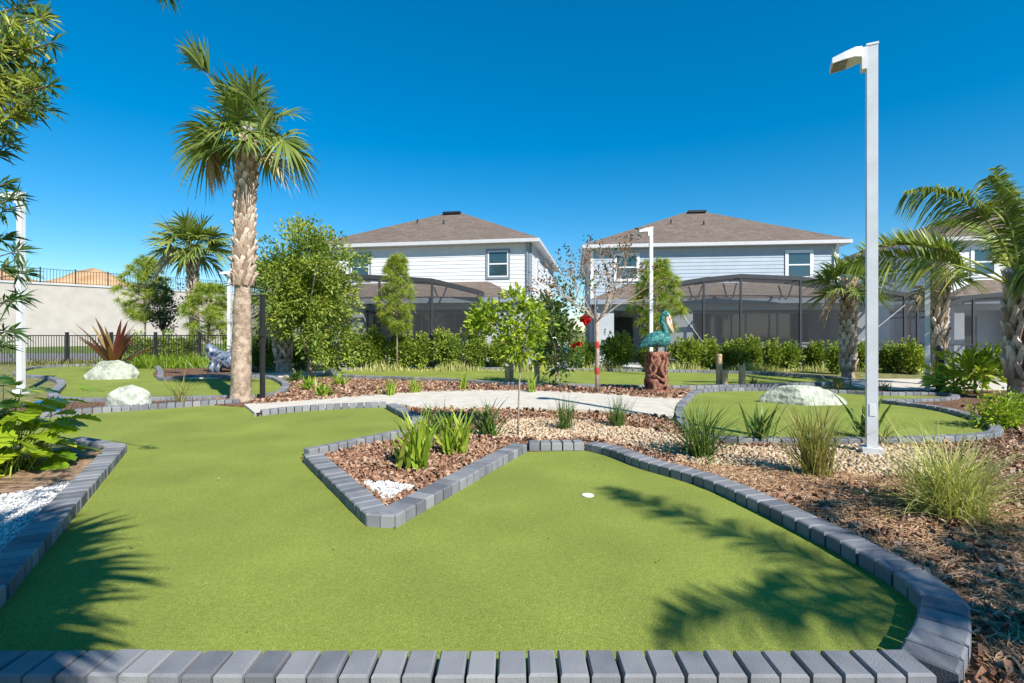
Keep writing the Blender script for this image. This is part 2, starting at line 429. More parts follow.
# path
path = smooth_poly([G(244, 406.5), G(330, 400), G(420, 393), G(520, 391.5), G(600, 395), G(650, 398.5), G(690, 401)], n=4) + smooth_poly([G(672, 419), G(600, 413), G(520, 410), G(420, 410), G(400, 406.5), G(340, 407), G(262, 415), G(257, 417.5)], n=4)
sheet('concrete_path', path, .05, 'concrete')
# beds beyond the path
bed_mid = [G(206, 405), G(230, 398), G(262, 400), G(284, 393), G(290, 384), G(330, 380), G(440, 383), G(520, 388), G(640, 390), G(690, 391), G(690, 402), G(650, 400), G(600, 396), G(520, 392.5), G(420, 394), G(330, 401), G(244, 407.5)]
sheet('middle_mulch_bed', bed_mid, .03, 'mulch_bed')
sheet('far_left_mulch_bed', [G(-30, 416), G(60, 402), G(140, 402), G(228, 398), G(240, 404), G(150, 409), G(90, 413), G(40, 418)], .03, 'mulch_bed')
green_left = smooth_poly([G(20, 376), G(36, 369), G(80, 366.5), G(146, 367), G(157, 373), G(159, 381), G(190, 378.5), G(232, 379), G(265, 379), G(279, 384), G(282, 389), G(276, 395), G(258, 398.5), G(200, 400), G(140, 401.5), G(75, 402), G(58, 397), G(66, 385), G(50, 379)], True, 4)
sheet('left_green', green_left, .006, 'turf')
sheet('statue_mulch_bed', smooth_poly([G(159, 379), G(158, 371), G(200, 369), G(250, 370), G(250, 376.5), G(200, 376.5)], True, 4), .03, 'mulch_bed')
sheet('white_path_strip', [G(182, 379), G(200, 376.8), G(240, 375), G(300, 372.5), G(338, 371.5), G(338, 374), G(292, 377), G(240, 378.6)], .035, 'concrete')
green_far = smooth_poly([G(338, 371), G(400, 369.5), G(520, 370.5), G(640, 372), G(720, 373.5), G(780, 376), G(835, 380), G(840, 384), G(770, 387), G(690, 389), G(640, 388.5), G(560, 387), G(500, 385), G(440, 381), G(340, 377)], True, 4)
sheet('far_green', green_far, .006, 'turf')
green_right = smooth_poly([G(692, 400), G(705, 393), G(760, 391.5), G(840, 394), G(880, 396), G(940, 396.5), G(950, 400), G(915, 402.5), G(880, 403.5), G(930, 410), G(975, 422), G(988, 436), G(930, 441), G(860, 443), G(790, 443), G(720, 441), G(690, 430), G(684, 412)], True, 4)
sheet('right_green', green_right, .010, 'turf')
sheet('right_mulch_island', smooth_poly([G(886, 404), G(915, 403), G(950, 400), G(990, 398), G(1060, 400), G(1060, 425), G(1000, 424), G(970, 417), G(930, 409)], True, 4), .03, 'mulch_bed')
sheet('back_path', [G(850, 381), G(868, 379.5), G(940, 380), G(1010, 381), G(1200, 384), G(1200, 392), G(1010, 391), G(948, 391), G(870, 391), G(852, 386)], .03, 'concrete')
sheet('back_mulch', [G(868, 391), G(948, 391), G(1200, 392), G(1200, 400), G(948, 397), G(880, 395)], .025, 'mulch_bed')
sheet('pool_deck', [(-14, 19.9), (26, 18.3), (40, 18), (40, 60), (-14, 60)], .012, 'deck')
sheet('road', [(-80, 23.8), (-14, 23.8), (-14, 32), (-80, 32)], .012, 'asphalt')
sheet('road_verge', [(-80, 32), (-14, 32), (-14, 60), (-80, 60)], .012, 'verge')

# edgings
front_row = [(1.73, 2.195), (-3.4, 2.195)]
paver_edge('front row of grey pavers along the bottom of the turf', front_row, .168, 1, gap=.013, pitch=.128)
paver_edge('long curved grey paver edge between the turf and the right mulch', right_curve + right_tail[:2] + [right_tail[2]], .2, 1)
paver_edge('short straight grey paver edge behind the white golf cup', [G(529, 451.5), G(585, 451)], .2, 1)
paver_edge('shaded grey paver edge beside the white gravel at left', [LB_far, LB_end], .2, -1)
paver_edge('far end of the paver edge by the philodendron', [G(85, 444), (LB_far[0] - .03, LB_far[1] + .02)], .16, -1)
paver_edge('pale paver row in front of the blue box and small boulder', far_edge, .17, 1)
paver_edge('low dark paver edge along the near side of the white path', path_front, .12, 1)
paver_edge('short paver edge turning from the path toward the leafy clumps', notch_r, .2, 1)
n0, n1, n2, n3 = G(303, 463), G(366, 527), G(395, 529), G(527, 452)
paver_edge('dark left side of the pointed planter edging', [n0, n1], .2, 1)
paver_edge('blunt tip of the pointed planter edging', [n1, n2], .1, 1)
paver_edge('sunlit right side of the pointed planter edging', [n2, n3], .2, 1)
paver_edge('back edge of the pointed planter by the leafy clumps', [G(400, 436), G(303, 456.5)], .12, 1)
cl = green_left + [green_left[0]]
paver_edge('winding paver edge round the left green with boulders', cl, .17, 1, pitch=.2)
cf = green_far + [green_far[0]]
paver_edge('paver edge round the long far green before the hedge', cf, .15, 1, pitch=.2)
cr = green_right + [green_right[0]]
paver_edge('paver edge round the right green with the long boulder', cr, .14, 1, pitch=.17, h=.085)

# ------------------------------------------------------------------ loose ground cover
def chips(name, poly, density, size, m, z=.01, ymax=99, ymin=-99, thick=.25, avoid=None, flat=.5):
    P = scatter(poly, density, ymax, ymin)
    if avoid is not None: P = P[~inside(P, avoid)]
    keep = ~inside(P, wt)
    for q in (lawn, green_right, green_far, green_left):
        E = np.array(q + [q[0]])
        for a, b in zip(E[:-1], E[1:]):
            ab = b - a; tt = np.clip(((P - a) @ ab) / max(1e-9, ab @ ab), 0, 1); keep &= np.linalg.norm(P - (a + tt[:, None] * ab), axis=1) > (.225 if q is lawn else .2)
    P = P[keep]
    n = len(P)
    L = size * rng.uniform(.5, 1.5, n); W = L * rng.uniform(.3, .75, n); T = np.minimum(L * thick, .015) * rng.uniform(.5, 1, n)
    a = rng.uniform(0, 2 * np.pi, n); tilt = rng.normal(0, flat, n); roll = rng.normal(0, flat, n)
    d = np.stack([np.cos(a) * np.cos(tilt), np.sin(a) * np.cos(tilt), np.sin(tilt)], 1)
    u0 = np.tile([0, 0, 1.], (n, 1)); s = unit(np.cross(d, u0)); u = np.cross(s, d)
    s2 = s * np.cos(roll)[:, None] + u * np.sin(roll)[:, None]; u2 = np.cross(s2, d)
    zz = z + np.abs(np.sin(tilt)) * L * .35 + np.maximum(0, smooth_noise(P, 5)) * .03 + rng.random(n) * .012
    c = np.concatenate([P, zz[:, None]], 1)
    cor = []
    for e in (-1, 1):
        for f, g in ((-1, -.7), (1, -1), (.8, 1), (-1, .8)):
            k = f * L[:, None] / 2 * rng.uniform(.75, 1.1, (n, 1)); q = g * W[:, None] / 2 * rng.uniform(.7, 1.1, (n, 1))
            cor.append(c + d * k + s2 * q + u2 * e * T[:, None] / 2)
    V = np.stack(cor, 1).reshape(-1, 3)
    b = (np.arange(n) * 8)[:, None]
    F = np.concatenate([b + np.array(x) for x in ((4, 5, 6, 7), (0, 1, 5, 4), (1, 2, 6, 5), (2, 3, 7, 6), (3, 0, 4, 7))])
    mb = MB(); mb.add(V, F, np.repeat(rng.random(n), 8))
    return mb.build(name, m)

ICO = None
def pebbles(name, poly, density, size, m, z=.012, ymax=99, ymin=-99):
    P = scatter(poly, density, ymax, ymin); n = len(P)
    base = np.array([(0, 0, 1), (.9, 0, .3), (.28, .85, .3), (-.73, .53, .3), (-.73, -.53, .3), (.28, -.85, .3), (.75, .2, -.5), (-.1, .8, -.5), (-.75, -.1, -.5), (.1, -.75, -.5)])
    Ft = [(0, 1, 2), (0, 2, 3), (0, 3, 4), (0, 4, 5), (0, 5, 1), (1, 6, 2), (2, 6, 7), (2, 7, 3), (3, 7, 8), (3, 8, 4), (4, 8, 9), (4, 9, 5), (5, 9, 6), (5, 6, 1)]
    s = size * rng.uniform(.55, 1.4, n)
    a = rng.uniform(0, 2 * np.pi, n); ca, sa = np.cos(a)[:, None], np.sin(a)[:, None]
    B = base[None] * rng.uniform(.75, 1.2, (n, 10, 1)) * np.stack([s, s * rng.uniform(.6, 1, n), s * rng.uniform(.5, .8, n)], 1)[:, None]
    X = B[..., 0] * ca - B[..., 1] * sa; Y = B[..., 0] * sa + B[..., 1] * ca
    V = np.stack([X + P[:, :1], Y + P[:, 1:], B[..., 2] + z + s[:, None] * .3 + rng.random((n, 1)) * .01], 2).reshape(-1, 3)
    b = (np.arange(n) * 10)[:, None]
    mb = MB(); mb.add(V, np.concatenate([b + np.array(f) for f in Ft]), np.repeat(rng.random(n), 10))
    return mb.build(name, m, smooth=True)

def straw(name, poly, density, m, ymax=99, ymin=-99, L0=.16, w=.0022, z=.02):
    P = scatter(poly, density, ymax, ymin); n = len(P)
    a = rng.uniform(0, 2 * np.pi, n); d = np.stack([np.cos(a), np.sin(a), rng.normal(.05, .12, n)], 1)
    L = L0 * rng.uniform(.5, 1.3, n); bend = rng.normal(0, .3, n)
    s = np.stack([-np.sin(a), np.cos(a), np.zeros(n)], 1)
    t = np.linspace(-.5, .5, 4)
    c = np.stack([P[:, 0], P[:, 1], z + rng.random(n) * .03], 1)
    Q = c[:, None] + d[:, None] * (t[None, :, None] * L[:, None, None]) + s[:, None] * ((t ** 2)[None, :, None] * (bend * L)[:, None, None]) 
    Q[..., 2] = np.maximum(Q[..., 2], .012)
    mb = MB(); mb.strips(Q, s[:, None] * w + np.zeros_like(Q) + np.array([0, 0, w * .5]), rng.random(n))
    return mb.build(name, m)

EXC = gravel
wt = [G(383, 503), G(362, 486), G(384, 485), G(416, 490)]
tag(chips('mulch_chips', bed_right, 1500, .05, 'mulch_chip', .012, ymax=6.5, avoid=EXC), 'reddish brown bark chips strewn over the right bed', 'mulch', kind='stuff')
tag(chips('mulch_chips', bed_right, 420, .07, 'mulch_chip', .012, ymin=6.5, ymax=13, avoid=EXC), 'brown bark chips strewn around the far tufts and gravel', 'mulch', kind='stuff')
tag(chips('mulch_chips', bed_mid, 260, .08, 'mulch_chip', .034), 'bark chips on the bed beyond the white path', 'mulch', kind='stuff')
straw_poly = [tuple(np.array(p) + np.array([.2, .05])) for p in right_curve[10:]] + [(2.3, 2.5), (2.0, 2.0), (3.4, 1.8), (4.4, 3.5), (4.0, 4.6), (3.4, 5.2), (2.6, 5.3)]
tag(straw('pine_straw', straw_poly, 4200, 'straw', ymax=6), 'pine needles strewn beside the curved paver edge', 'straw', kind='stuff')
tag(pebbles('tan_pebbles', gravel, 900, .024, 'pebble_tan', .016), 'tan river pebbles around the tufts and the lamp post', 'gravel', kind='stuff')
tag(pebbles('white_pebbles', white_poly, 2600, .011, 'pebble_white', .052), 'small white pebbles beside the shaded left edging', 'gravel', kind='stuff')
sheet('white_gravel_tip', wt, .024, 'gravel_white_bed')
tag(pebbles('white_pebbles', wt, 3400, .014, 'pebble_white', .03), 'white pebbles in the tip of the pointed planter', 'gravel', kind='stuff')

tag(chips('leaf_litter', [(-3.5, 2.4), (1.5, 2.4), (3, 2.8), (1.2, 6.6), (-4.5, 6)], 1.6, .014, 'mulch_chip', .008), 'tiny bark bits dropped on the front turf', 'litter', kind='stuff')
# golf cup
mb = MB(); c = G(588, 496); ang = np.linspace(0, 2 * np.pi, 24, endpoint=False)
ri, ro = .040, .052
V = [(c[0] + r * math.cos(a), c[1] + r * math.sin(a), z) for (r, z) in ((ro, .005), (ro, .011), (ri, .011), (ri, -.0)) for a in ang]
mb.add(V, np.array([(k * 24 + j, k * 24 + (j + 1) % 24, (k + 1) * 24 + (j + 1) % 24, (k + 1) * 24 + j) for k in range(3) for j in range(24)]))
mb.add([(c[0] + ri * math.cos(a), c[1] + ri * math.sin(a), .0075) for a in ang], np.array([list(range(24))]))
tag(mb.build('golf_cup', 'cup_white'), 'white golf cup set in the front turf', 'golf cup')

# ------------------------------------------------------------------ plants
def clump_leaves(mb, C, per, r, L, W, cen=None, up=.35, tint0=.5, tsd=.2, flat=1.0):
    """leaves around each clump centre, pointing outward"""
    n = len(C) * per
    P = np.repeat(C, per, 0); off = rng.normal(0, 1, (n, 3)); off = unit(off) * (rng.random((n, 1)) ** .5) * r
    off[:, 2] *= flat
    ct = np.clip(rng.normal(tint0, tsd, len(C)), 0, 1)
    D = unit(off) + np.array([0, 0, up]) + rng.normal(0, .35, (n, 3))
    if cen is not None: D += .6 * unit(P - cen)
    N = rng.normal(0, .7, (n, 3)) + np.array([0, 0, .9])
    t = np.clip(np.repeat(ct, per) + rng.normal(0, .16, n), 0, 1)
    mb.leaves(P + off, D, N, L * rng.uniform(.65, 1.25, n), W * rng.uniform(.7, 1.2, n), tint=t)

def crown_points(n, rx, ry, z0, z1, shell=.55, taper=0, seed=1, wob=.25):
    d = unit(rng.normal(0, 1, (n, 3))); k = shell + (1 - shell) * rng.random(n)
    w = 1 + wob * np.sin(d[:, 0] * 4 + seed) * np.sin(d[:, 2] * 5 + seed * 2) + wob * .6 * np.sin(d[:, 1] * 6 + seed * 3)
    k = k * w
    zc, rz = (z0 + z1) / 2, (z1 - z0) / 2
    P = d * k[:, None] * np.array([rx, ry, rz]); P[:, 2] += zc
    if taper:
        f = 1 - taper * (P[:, 2] - z0) / (z1 - z0); P[:, :2] *= f[:, None]
    return P

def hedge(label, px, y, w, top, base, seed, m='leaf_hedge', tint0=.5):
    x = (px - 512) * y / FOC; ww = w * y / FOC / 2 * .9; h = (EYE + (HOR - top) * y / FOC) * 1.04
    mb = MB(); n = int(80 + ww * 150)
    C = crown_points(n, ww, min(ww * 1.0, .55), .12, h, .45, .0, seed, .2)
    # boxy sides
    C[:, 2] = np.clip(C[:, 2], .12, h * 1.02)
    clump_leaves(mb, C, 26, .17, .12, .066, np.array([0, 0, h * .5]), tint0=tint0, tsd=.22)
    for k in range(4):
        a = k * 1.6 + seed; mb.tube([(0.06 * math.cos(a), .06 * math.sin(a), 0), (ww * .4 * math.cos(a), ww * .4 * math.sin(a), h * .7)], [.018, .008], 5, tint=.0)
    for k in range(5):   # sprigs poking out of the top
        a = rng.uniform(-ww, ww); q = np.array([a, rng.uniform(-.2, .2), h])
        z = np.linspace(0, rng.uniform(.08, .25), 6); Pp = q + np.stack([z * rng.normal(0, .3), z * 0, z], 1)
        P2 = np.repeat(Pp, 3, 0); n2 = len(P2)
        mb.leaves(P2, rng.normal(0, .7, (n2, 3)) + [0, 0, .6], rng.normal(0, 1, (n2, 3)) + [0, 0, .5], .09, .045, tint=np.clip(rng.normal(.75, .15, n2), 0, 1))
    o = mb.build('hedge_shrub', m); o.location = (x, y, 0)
    return tag(o, label, 'shrub', 'clipped hedge shrubs in front of the houses')

HY = 19.0
hedge_list = [
 (262, 30, 336, 'hedge shrub right behind the thin black post', 18.6), (303, 34, 338, 'hedge shrub between the stout palm stump and the oak trunk', 19.4),
 (330, 26, 340, 'hedge shrub just left of the black bollard', 19.4), (351, 22, 336, 'hedge shrub just right of the black bollard', HY),
 (373, 30, 333, 'wide hedge shrub left of the young pine before the left house', HY), (402, 24, 336, 'hedge shrub at the foot of the young pine before the left house', HY),
 (421, 18, 338, 'narrow hedge shrub right of the young pine trunk', HY), (448, 36, 334, 'wide hedge shrub in front of the left sliding doors', HY),
 (477, 22, 337, 'hedge shrub just left of the small bright tree', HY), (498, 20, 340, 'hedge shrub behind the small bright tree crown', HY),
 (546, 24, 345, 'hedge shrub behind the short pale piling', HY), (583, 28, 345, 'hedge shrub below the red blossom', HY), (618, 36, 336, 'wide tall hedge shrub between the bare tree and the pelican', HY),
 (648, 18, 346, 'hedge shrub half hidden behind the pelican statue', HY), (688, 40, 342, 'broadest hedge shrub right of the pelican statue', HY),
 (709, 16, 345, 'narrow hedge shrub just left of the tall wooden piling', HY), (735, 30, 344, 'bushy hedge shrub behind the two wooden pilings', HY),
 (753, 12, 342, 'slim hedge shrub just right of the wooden pilings', HY), (772, 14, 345, 'slim hedge shrub above the left end of the long boulder', HY),
 (789, 18, 347, 'hedge shrub above the middle of the long boulder', HY), (814, 16, 346, 'dark slim hedge shrub left of the booted palm by the lamp', HY),
 (836, 11, 348, 'narrowest hedge shrub touching the booted palm by the lamp', 17.0), (861, 13, 347, 'slim hedge shrub just left of the big lamp post', HY),
 (891, 18, 349, 'shaded hedge shrub right of the big lamp post', 17.5), (912, 22, 345, 'bright hedge shrub beside the blue house wall', 17.0)]
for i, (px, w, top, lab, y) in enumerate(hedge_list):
    hedge(lab, px, y, w, top, 369, i * 1.7 + 1, tint0=.3 if 'dark' in lab or 'shaded' in lab else (.7 if 'bright hedge' in lab else .5))  # the shaded shrub has its shade put into a darker leaf tint

def branch_tree(mb_t, p0, d0, L, r, depth, ends, spread=.5, up=.15, seg=4, kids=(2, 3), ratio=.72):
    P = [np.array(p0, float)]; d = unit(d0)
    for i in range(seg):
        d = unit(d + rng.normal(0, .12, 3) + np.array([0, 0, up * .3])); P.append(P[-1] + d * L / seg)
    mb_t.tube(P, np.linspace(r, r * .62, seg + 1), 6 if depth < 2 else 5, cap=False)
    if depth == 0: ends.append((P[-1], d)); return
    for k in range(rnd.randint(*kids)):
        nd = unit(d + spread * unit(rng.normal(0, 1, 3)) + np.array([0, 0, up]))
        branch_tree(mb_t, P[-1] if k else P[-1], nd, L * ratio * rnd.uniform(.8, 1.15), r * .6, depth - 1, ends, spread, up, max(2, seg - 1), kids, ratio)

def leafy_tree(name, label, cat, px, y, base_r, trunk_top, crown, lm, bark, n, per, r, L, W, tint0=.5, lean=0, wob=.3, shell=.5, group=None, crown2=None, twigs=7):
    x = (px - 512) * y / FOC
    root = thing(name, label, cat, (x, y, 0), 0, group)
    t = MB(); z1, z2, rx = crown
    t.tube([(0, 0, 0), (lean * .3, 0, trunk_top * .5), (lean, .02, trunk_top), (lean * 1.2, 0, (z1 + z2) / 2)], [base_r, base_r * .85, base_r * .7, base_r * .4], 8)
    C = crown_points(n, rx, rx, z1, z2, shell, 0, px * .1, wob); C[:, 0] += lean
    if crown2 is not None: C = np.concatenate([C, crown2])
    for c in C[:: max(1, len(C) // twigs)]:
        s = np.array([lean, 0, min(trunk_top + .1, max(z1, c[2] - .6))]); m = (s + c) / 2 + rng.normal(0, .06, 3)
        t.tube([s, m, c], [base_r * .45, base_r * .3, base_r * .1], 5)
    t.build('trunk', bark, root, True)
    l = MB(); clump_leaves(l, C, per, r, L, W, np.array([lean, 0, (z1 + z2) / 2]), tint0=tint0, tsd=.24)
    l.build('crown', lm, root)
    return root

# the broad oak and other leafy trees
leafy_tree('oak_tree', 'broad leafy oak tree beside the tall palm and left house', 'tree', 310, 15.4, .09, 1.2, (.7, 4.85, 1.5), 'leaf_oak', 'bark_pale', 400, 54, .27, .125, .068, .55, wob=.3, shell=.3, twigs=30)
tip = crown_points(26, .28, .28, 1.35, 1.9, .3); tip[:, 0] -= .45
leafy_tree('young_tree', 'small bright green tree with slender trunk by the paver corner', 'tree', 518, 7.0, .014, 1.0, (.95, 2.02, .34), 'leaf_citrus', 'bark_pale', 74, 18, .13, .10, .052, .62, wob=.35, crown2=tip, twigs=14, lean=.03)
hib = leafy_tree('hibiscus_shrub', 'tall glossy hibiscus shrub with red blossoms between the houses', 'shrub', 556, 13.0, .02, .5, (.3, 2.7, .75), 'leaf_glossy', 'bark_pale', 110, 24, .2, .13, .075, .5, wob=.5, shell=.3, twigs=14)
def blossom(q, r):
    mb = MB(); n = 60
    d = unit(rng.normal(0, 1, (n, 3)))
    mb.leaves(np.zeros((n, 3)) + d * r * .3, d, rng.normal(0, 1, (n, 3)), r, r * .9, .3, .1, rng.random(n))
    o = mb.build('blossom', 'blossom_red', hib); o.location = q
blossom((.74, -.2, 1.78), .13); blossom((.55, -.3, 1.15), .06); blossom((.4, -.35, 1.1), .05)
leafy_tree('dark_tree', 'small dark leaved tree before the retaining wall beside the pine', 'tree', 163, 26, .07, 1.2, (1.3, 3.8, .9), 'leaf_dark', 'bark_dark', 46, 24, .3, .16, .09, .5, wob=.5, twigs=16)

def grassy_bush(name, label, cat, px, y, w, h, m, n, seed, L=.12, W=.06, tint0=.5):
    x = (px - 512) * y / FOC; mb = MB()
    C = crown_points(n, w / 2, w / 3, .05, h, .5, 0, seed, .25)
    clump_leaves(mb, C, 22, .2, L, W, np.array([0, 0, h / 2]), tint0=tint0)
    mb.tube([(0, 0, 0), (0, 0, h * .5)], .03, 5, tint=0)
    o = mb.build(name, m); o.location = (x, y, 0)
    return tag(o, label, cat)
for i, (px, y, w, h, lab) in enumerate([(140, 21.5, 1.3, 1.25, 'round green bush right of the red spiky plant'), (163, 22, 1.4, 1.3, 'round green bush below the small dark tree'), (183, 22.5, 1.1, 1.15, 'round green bush at the foot of the second palm'),
     (240, 22, 1.4, 1.3, 'green bush behind the white pole and tall palm')]):
    grassy_bush('round_bush', lab, 'bush', px, y, w, h, 'leaf_hedge', 110, i * 3)['group'] = 'round bushes before the retaining wall'
grassy_bush('broadleaf_shrub', 'sprawling yellow green shrub on the right beside the feather palm', 'shrub', 975, 11.6, 1.5, .95, 'leaf_citrus', 26, 3, .3, .085, .7)
grassy_bush('small_shrub', 'small bright shrub behind the pale fountain grass at right', 'shrub', 1003, 7.6, .62, .42, 'leaf_citrus', 50, 9, .07, .035, .55)
grassy_bush('small_shrub', 'low green shrub at the right frame edge under the feather palm', 'shrub', 1030, 8.2, .6, .4, 'leaf_hedge', 40, 5, .07, .035, .55)

def grass_clump(label, px, py, h, n, w, m, spread=.5, curve=.5, r0=.05, name='grass_tuft', tint0=.5, cat='grass tuft', group='tufts of strappy leaves and grass', stiff=0, zbase=.0):
    q = G(px, py); mb = MB()
    a = rng.uniform(0, 2 * np.pi, n); L = h * rng.uniform(.6, 1.1, n); el = np.abs(rng.normal(0, spread, n)); cv = curve * rng.uniform(.3, 1.4, n)
    t = np.linspace(0, 1, 6)
    ang = el[:, None] + cv[:, None] * t[None] ** 1.6 * 1.6
    ds = L[:, None] / 5
    hr = np.concatenate([np.zeros((n, 1)), np.cumsum(np.sin(ang[:, 1:]) * ds, 1)], 1); zz = np.concatenate([np.zeros((n, 1)), np.cumsum(np.cos(ang[:, 1:]) * ds, 1)], 1)
    b0 = rng.normal(0, r0, (n, 2))
    P = np.stack([b0[:, :1] + np.cos(a)[:, None] * hr, b0[:, 1:] + np.sin(a)[:, None] * hr, zz + zbase], 2)
    P[..., 2] = np.maximum(P[..., 2], .02)
    tw = rng.normal(0, .6, n)
    s = np.stack([-np.sin(a + tw), np.cos(a + tw), np.zeros(n)], 1)
    ww = w / 2 * np.array([.7, 1, 1, .85, .55, .06])
    mb.strips(P, s[:, None] * ww[None, :, None] * rng.uniform(.7, 1.2, n)[:, None, None], np.clip(rng.normal(tint0, .22, n), 0, 1))
    o = mb.build(name, m); o.location = (q[0], q[1], 0); 
    return tag(o, label, cat, group)

tufts = [
 ('bright broad bladed tuft at the front of the pointed planter', 415, 471, .68, 56, .042, 'blade_bright', .32, .35, .06),
 ('bright bladed tuft just behind the front one in the planter', 453, 455, .62, 54, .038, 'blade_bright', .32, .35, .06),
 ('dark bladed tuft beside the slender young tree trunk', 488, 438, .62, 52, .034, 'blade_dark', .34, .35, .06),
 ('dark thin tuft at the back of the pointed planter', 436, 436, .55, 50, .018, 'blade_dark', .4, .4, .07),
 ('wispy tuft of thin blades right of the young tree', 566, 431, .56, 120, .009, 'blade_dark', .28, .3, .05),
 ('wispy tuft of thin blades below the pelican statue', 617, 428, .54, 120, .009, 'blade_dark', .36, .35, .05),
 ('dense dark tuft on the gravel in front of the right green', 700, 458, .80, 210, .014, 'blade_dark', .55, .6, .06),
 ('broad bladed dark tuft at the near edge of the right green', 760, 444, .62, 34, .038, 'blade_dark', .34, .3, .05),
 ('upright brownish tuft just left of the lamp post', 815, 478, .84, 270, .010, 'blade_brown', .38, .35, .06),
 ('broad bladed tuft directly behind the lamp post', 866, 438, .70, 34, .042, 'blade_dark', .42, .25, .05),
 ('tall thin blades beside the lamp post base at right', 880, 446, .5, 30, .012, 'blade_brown', .5, .5, .06),
 ('large pale fountain grass spreading on the right mulch', 948, 520, .86, 620, .0085, 'blade_pale', .62, .62, .08),
 ('light green tuft beyond the path, leftmost of its four', 390, 397, .5, 40, .03, 'blade_bright', .35, .35, .06),
 ('light green tuft beyond the path, second of its four', 414, 394.5, .48, 36, .03, 'blade_bright', .3, .35, .06),
 ('narrow light tuft beyond the path left of the young tree', 463, 392, .5, 24, .03, 'blade_bright', .2, .2, .04),
 ('narrow light tuft beyond the path right of the young tree', 532, 394, .5, 24, .03, 'blade_bright', .2, .25, .04),
 ('wispy pale tuft at the edge of the left green by the palm', 181, 405, .7, 50, .012, 'blade_brown', .45, .4, .05),
 ('straggly tuft at the corner of the back path by the lamp', 838, 389, .45, 70, .015, 'blade_brown', .4, .4, .06),
 ('small brown tuft on the far green right of the pilings', 754, 386, .3, 60, .015, 'blade_brown', .5, .5, .06),
 ('small brown tuft before the back path right of the lamp', 884, 391, .3, 60, .015, 'blade_brown', .5, .5, .06),
]
for lab, px, py, h, n, w, m, sp, cv, r0 in tufts: grass_clump(lab, px, py, h, n, w, m, sp, cv, r0)
for i, (px, py, lab) in enumerate([(308, 392, 'low fern clump left of its two neighbours in the mulch'), (323, 398, 'largest low fern clump nearest the white path'), (340, 386, 'low fern clump right of the oak trunk'), (297, 381, 'dark low fern clump below the oak near the paver curve')]):
    grass_clump(lab, px, py, .42, 60, .05, 'blade_dark' if i == 3 else 'blade_bright', .6, .5, .05, 'fern_clump', .35, 'fern', 'low fern clumps below the oak')
# low grasses before the bushes
for i, px in enumerate([126, 140, 155, 170, 186, 200]):
    grass_clump(['short grass tuft below the red spiky plant', 'short grass tuft second from the red spiky plant', 'short grass tuft before the bush under the dark tree', 'short grass tuft right of the dark tree', 'short grass tuft before the second palm', 'short grass tuft next to the blue statue'][i], px, 368, .7, 170, .022, 'blade_bright', .5, .55, .3, 'low_grass', .25, 'grass tuft', 'short grasses before the round bushes')
for i, px in enumerate([40, 58, 76, 94]):
    grass_clump(['short weeds at the fence foot beside the left white pole', 'short weeds at the fence foot below the thick post', 'short weeds at the fence foot above the big boulder', 'short weeds at the fence foot left of the red spiky plant'][i], px, 366, .4, 130, .022, 'blade_brown', .5, .55, .4, 'low_grass', .4, 'grass tuft', 'weeds along the black fence')
# dry grass along the hedge foot
mb = MB(); n = 5200
X = rng.uniform(-7.5, 16, n); Y = 18.2 - (X * .012) + rng.uniform(-.3, .9, n); a = rng.uniform(0, 6.28, n); L = rng.uniform(.12, .45, n) * (.6 + .4 * np.sin(X * 2.3))
P0 = np.stack([X, Y, 0 * X], 1); d = np.stack([np.cos(a) * .4, np.sin(a) * .4, np.ones(n)], 1)
P = P0[:, None] + d[:, None] * (np.linspace(0, 1, 3)[None, :, None] * L[:, None, None])
sd = np.stack([-np.sin(a), np.cos(a), 0 * a], 1)
mb.strips(P, sd[:, None] * (np.array([.012, .01, .001])[None, :, None]), rng.random(n))
tag(mb.build('dry_grass', 'blade_pale'), 'dry pale grass along the foot of the hedge', 'grass', kind='stuff')

# red spiky plant
mb = MB(); n = 34; a = rng.uniform(0, 6.28, n); el = rng.uniform(.15, 1.1, n); L = 1.75 * rng.uniform(.75, 1.15, n)
t = np.linspace(0, 1, 6); ang = el[:, None] + .25 * t[None] ** 2
hr = np.cumsum(np.sin(ang) * L[:, None] / 5, 1) - np.sin(ang[:, :1]) * L[:, None] / 5; zz = np.cumsum(np.cos(ang) * L[:, None] / 5, 1) - np.cos(ang[:, :1]) * L[:, None] / 5
P = np.stack([np.cos(a)[:, None] * hr, np.sin(a)[:, None] * hr, zz + .15], 2); s = np.stack([-np.sin(a), np.cos(a), 0 * a], 1)
mb.strips(P, s[:, None] * (np.array([.06, .08, .085, .075, .05, .005])[None, :, None]), rng.random(n))
mb.tube([(0, 0, 0), (0, 0, .2)], .08, 6, tint=.1)
o = mb.build('bromeliad', 'blade_red'); o.location = (*G(114, 371.5), 0)
tag(o, 'dark red spiky bromeliad behind the big pale boulder', 'plant')

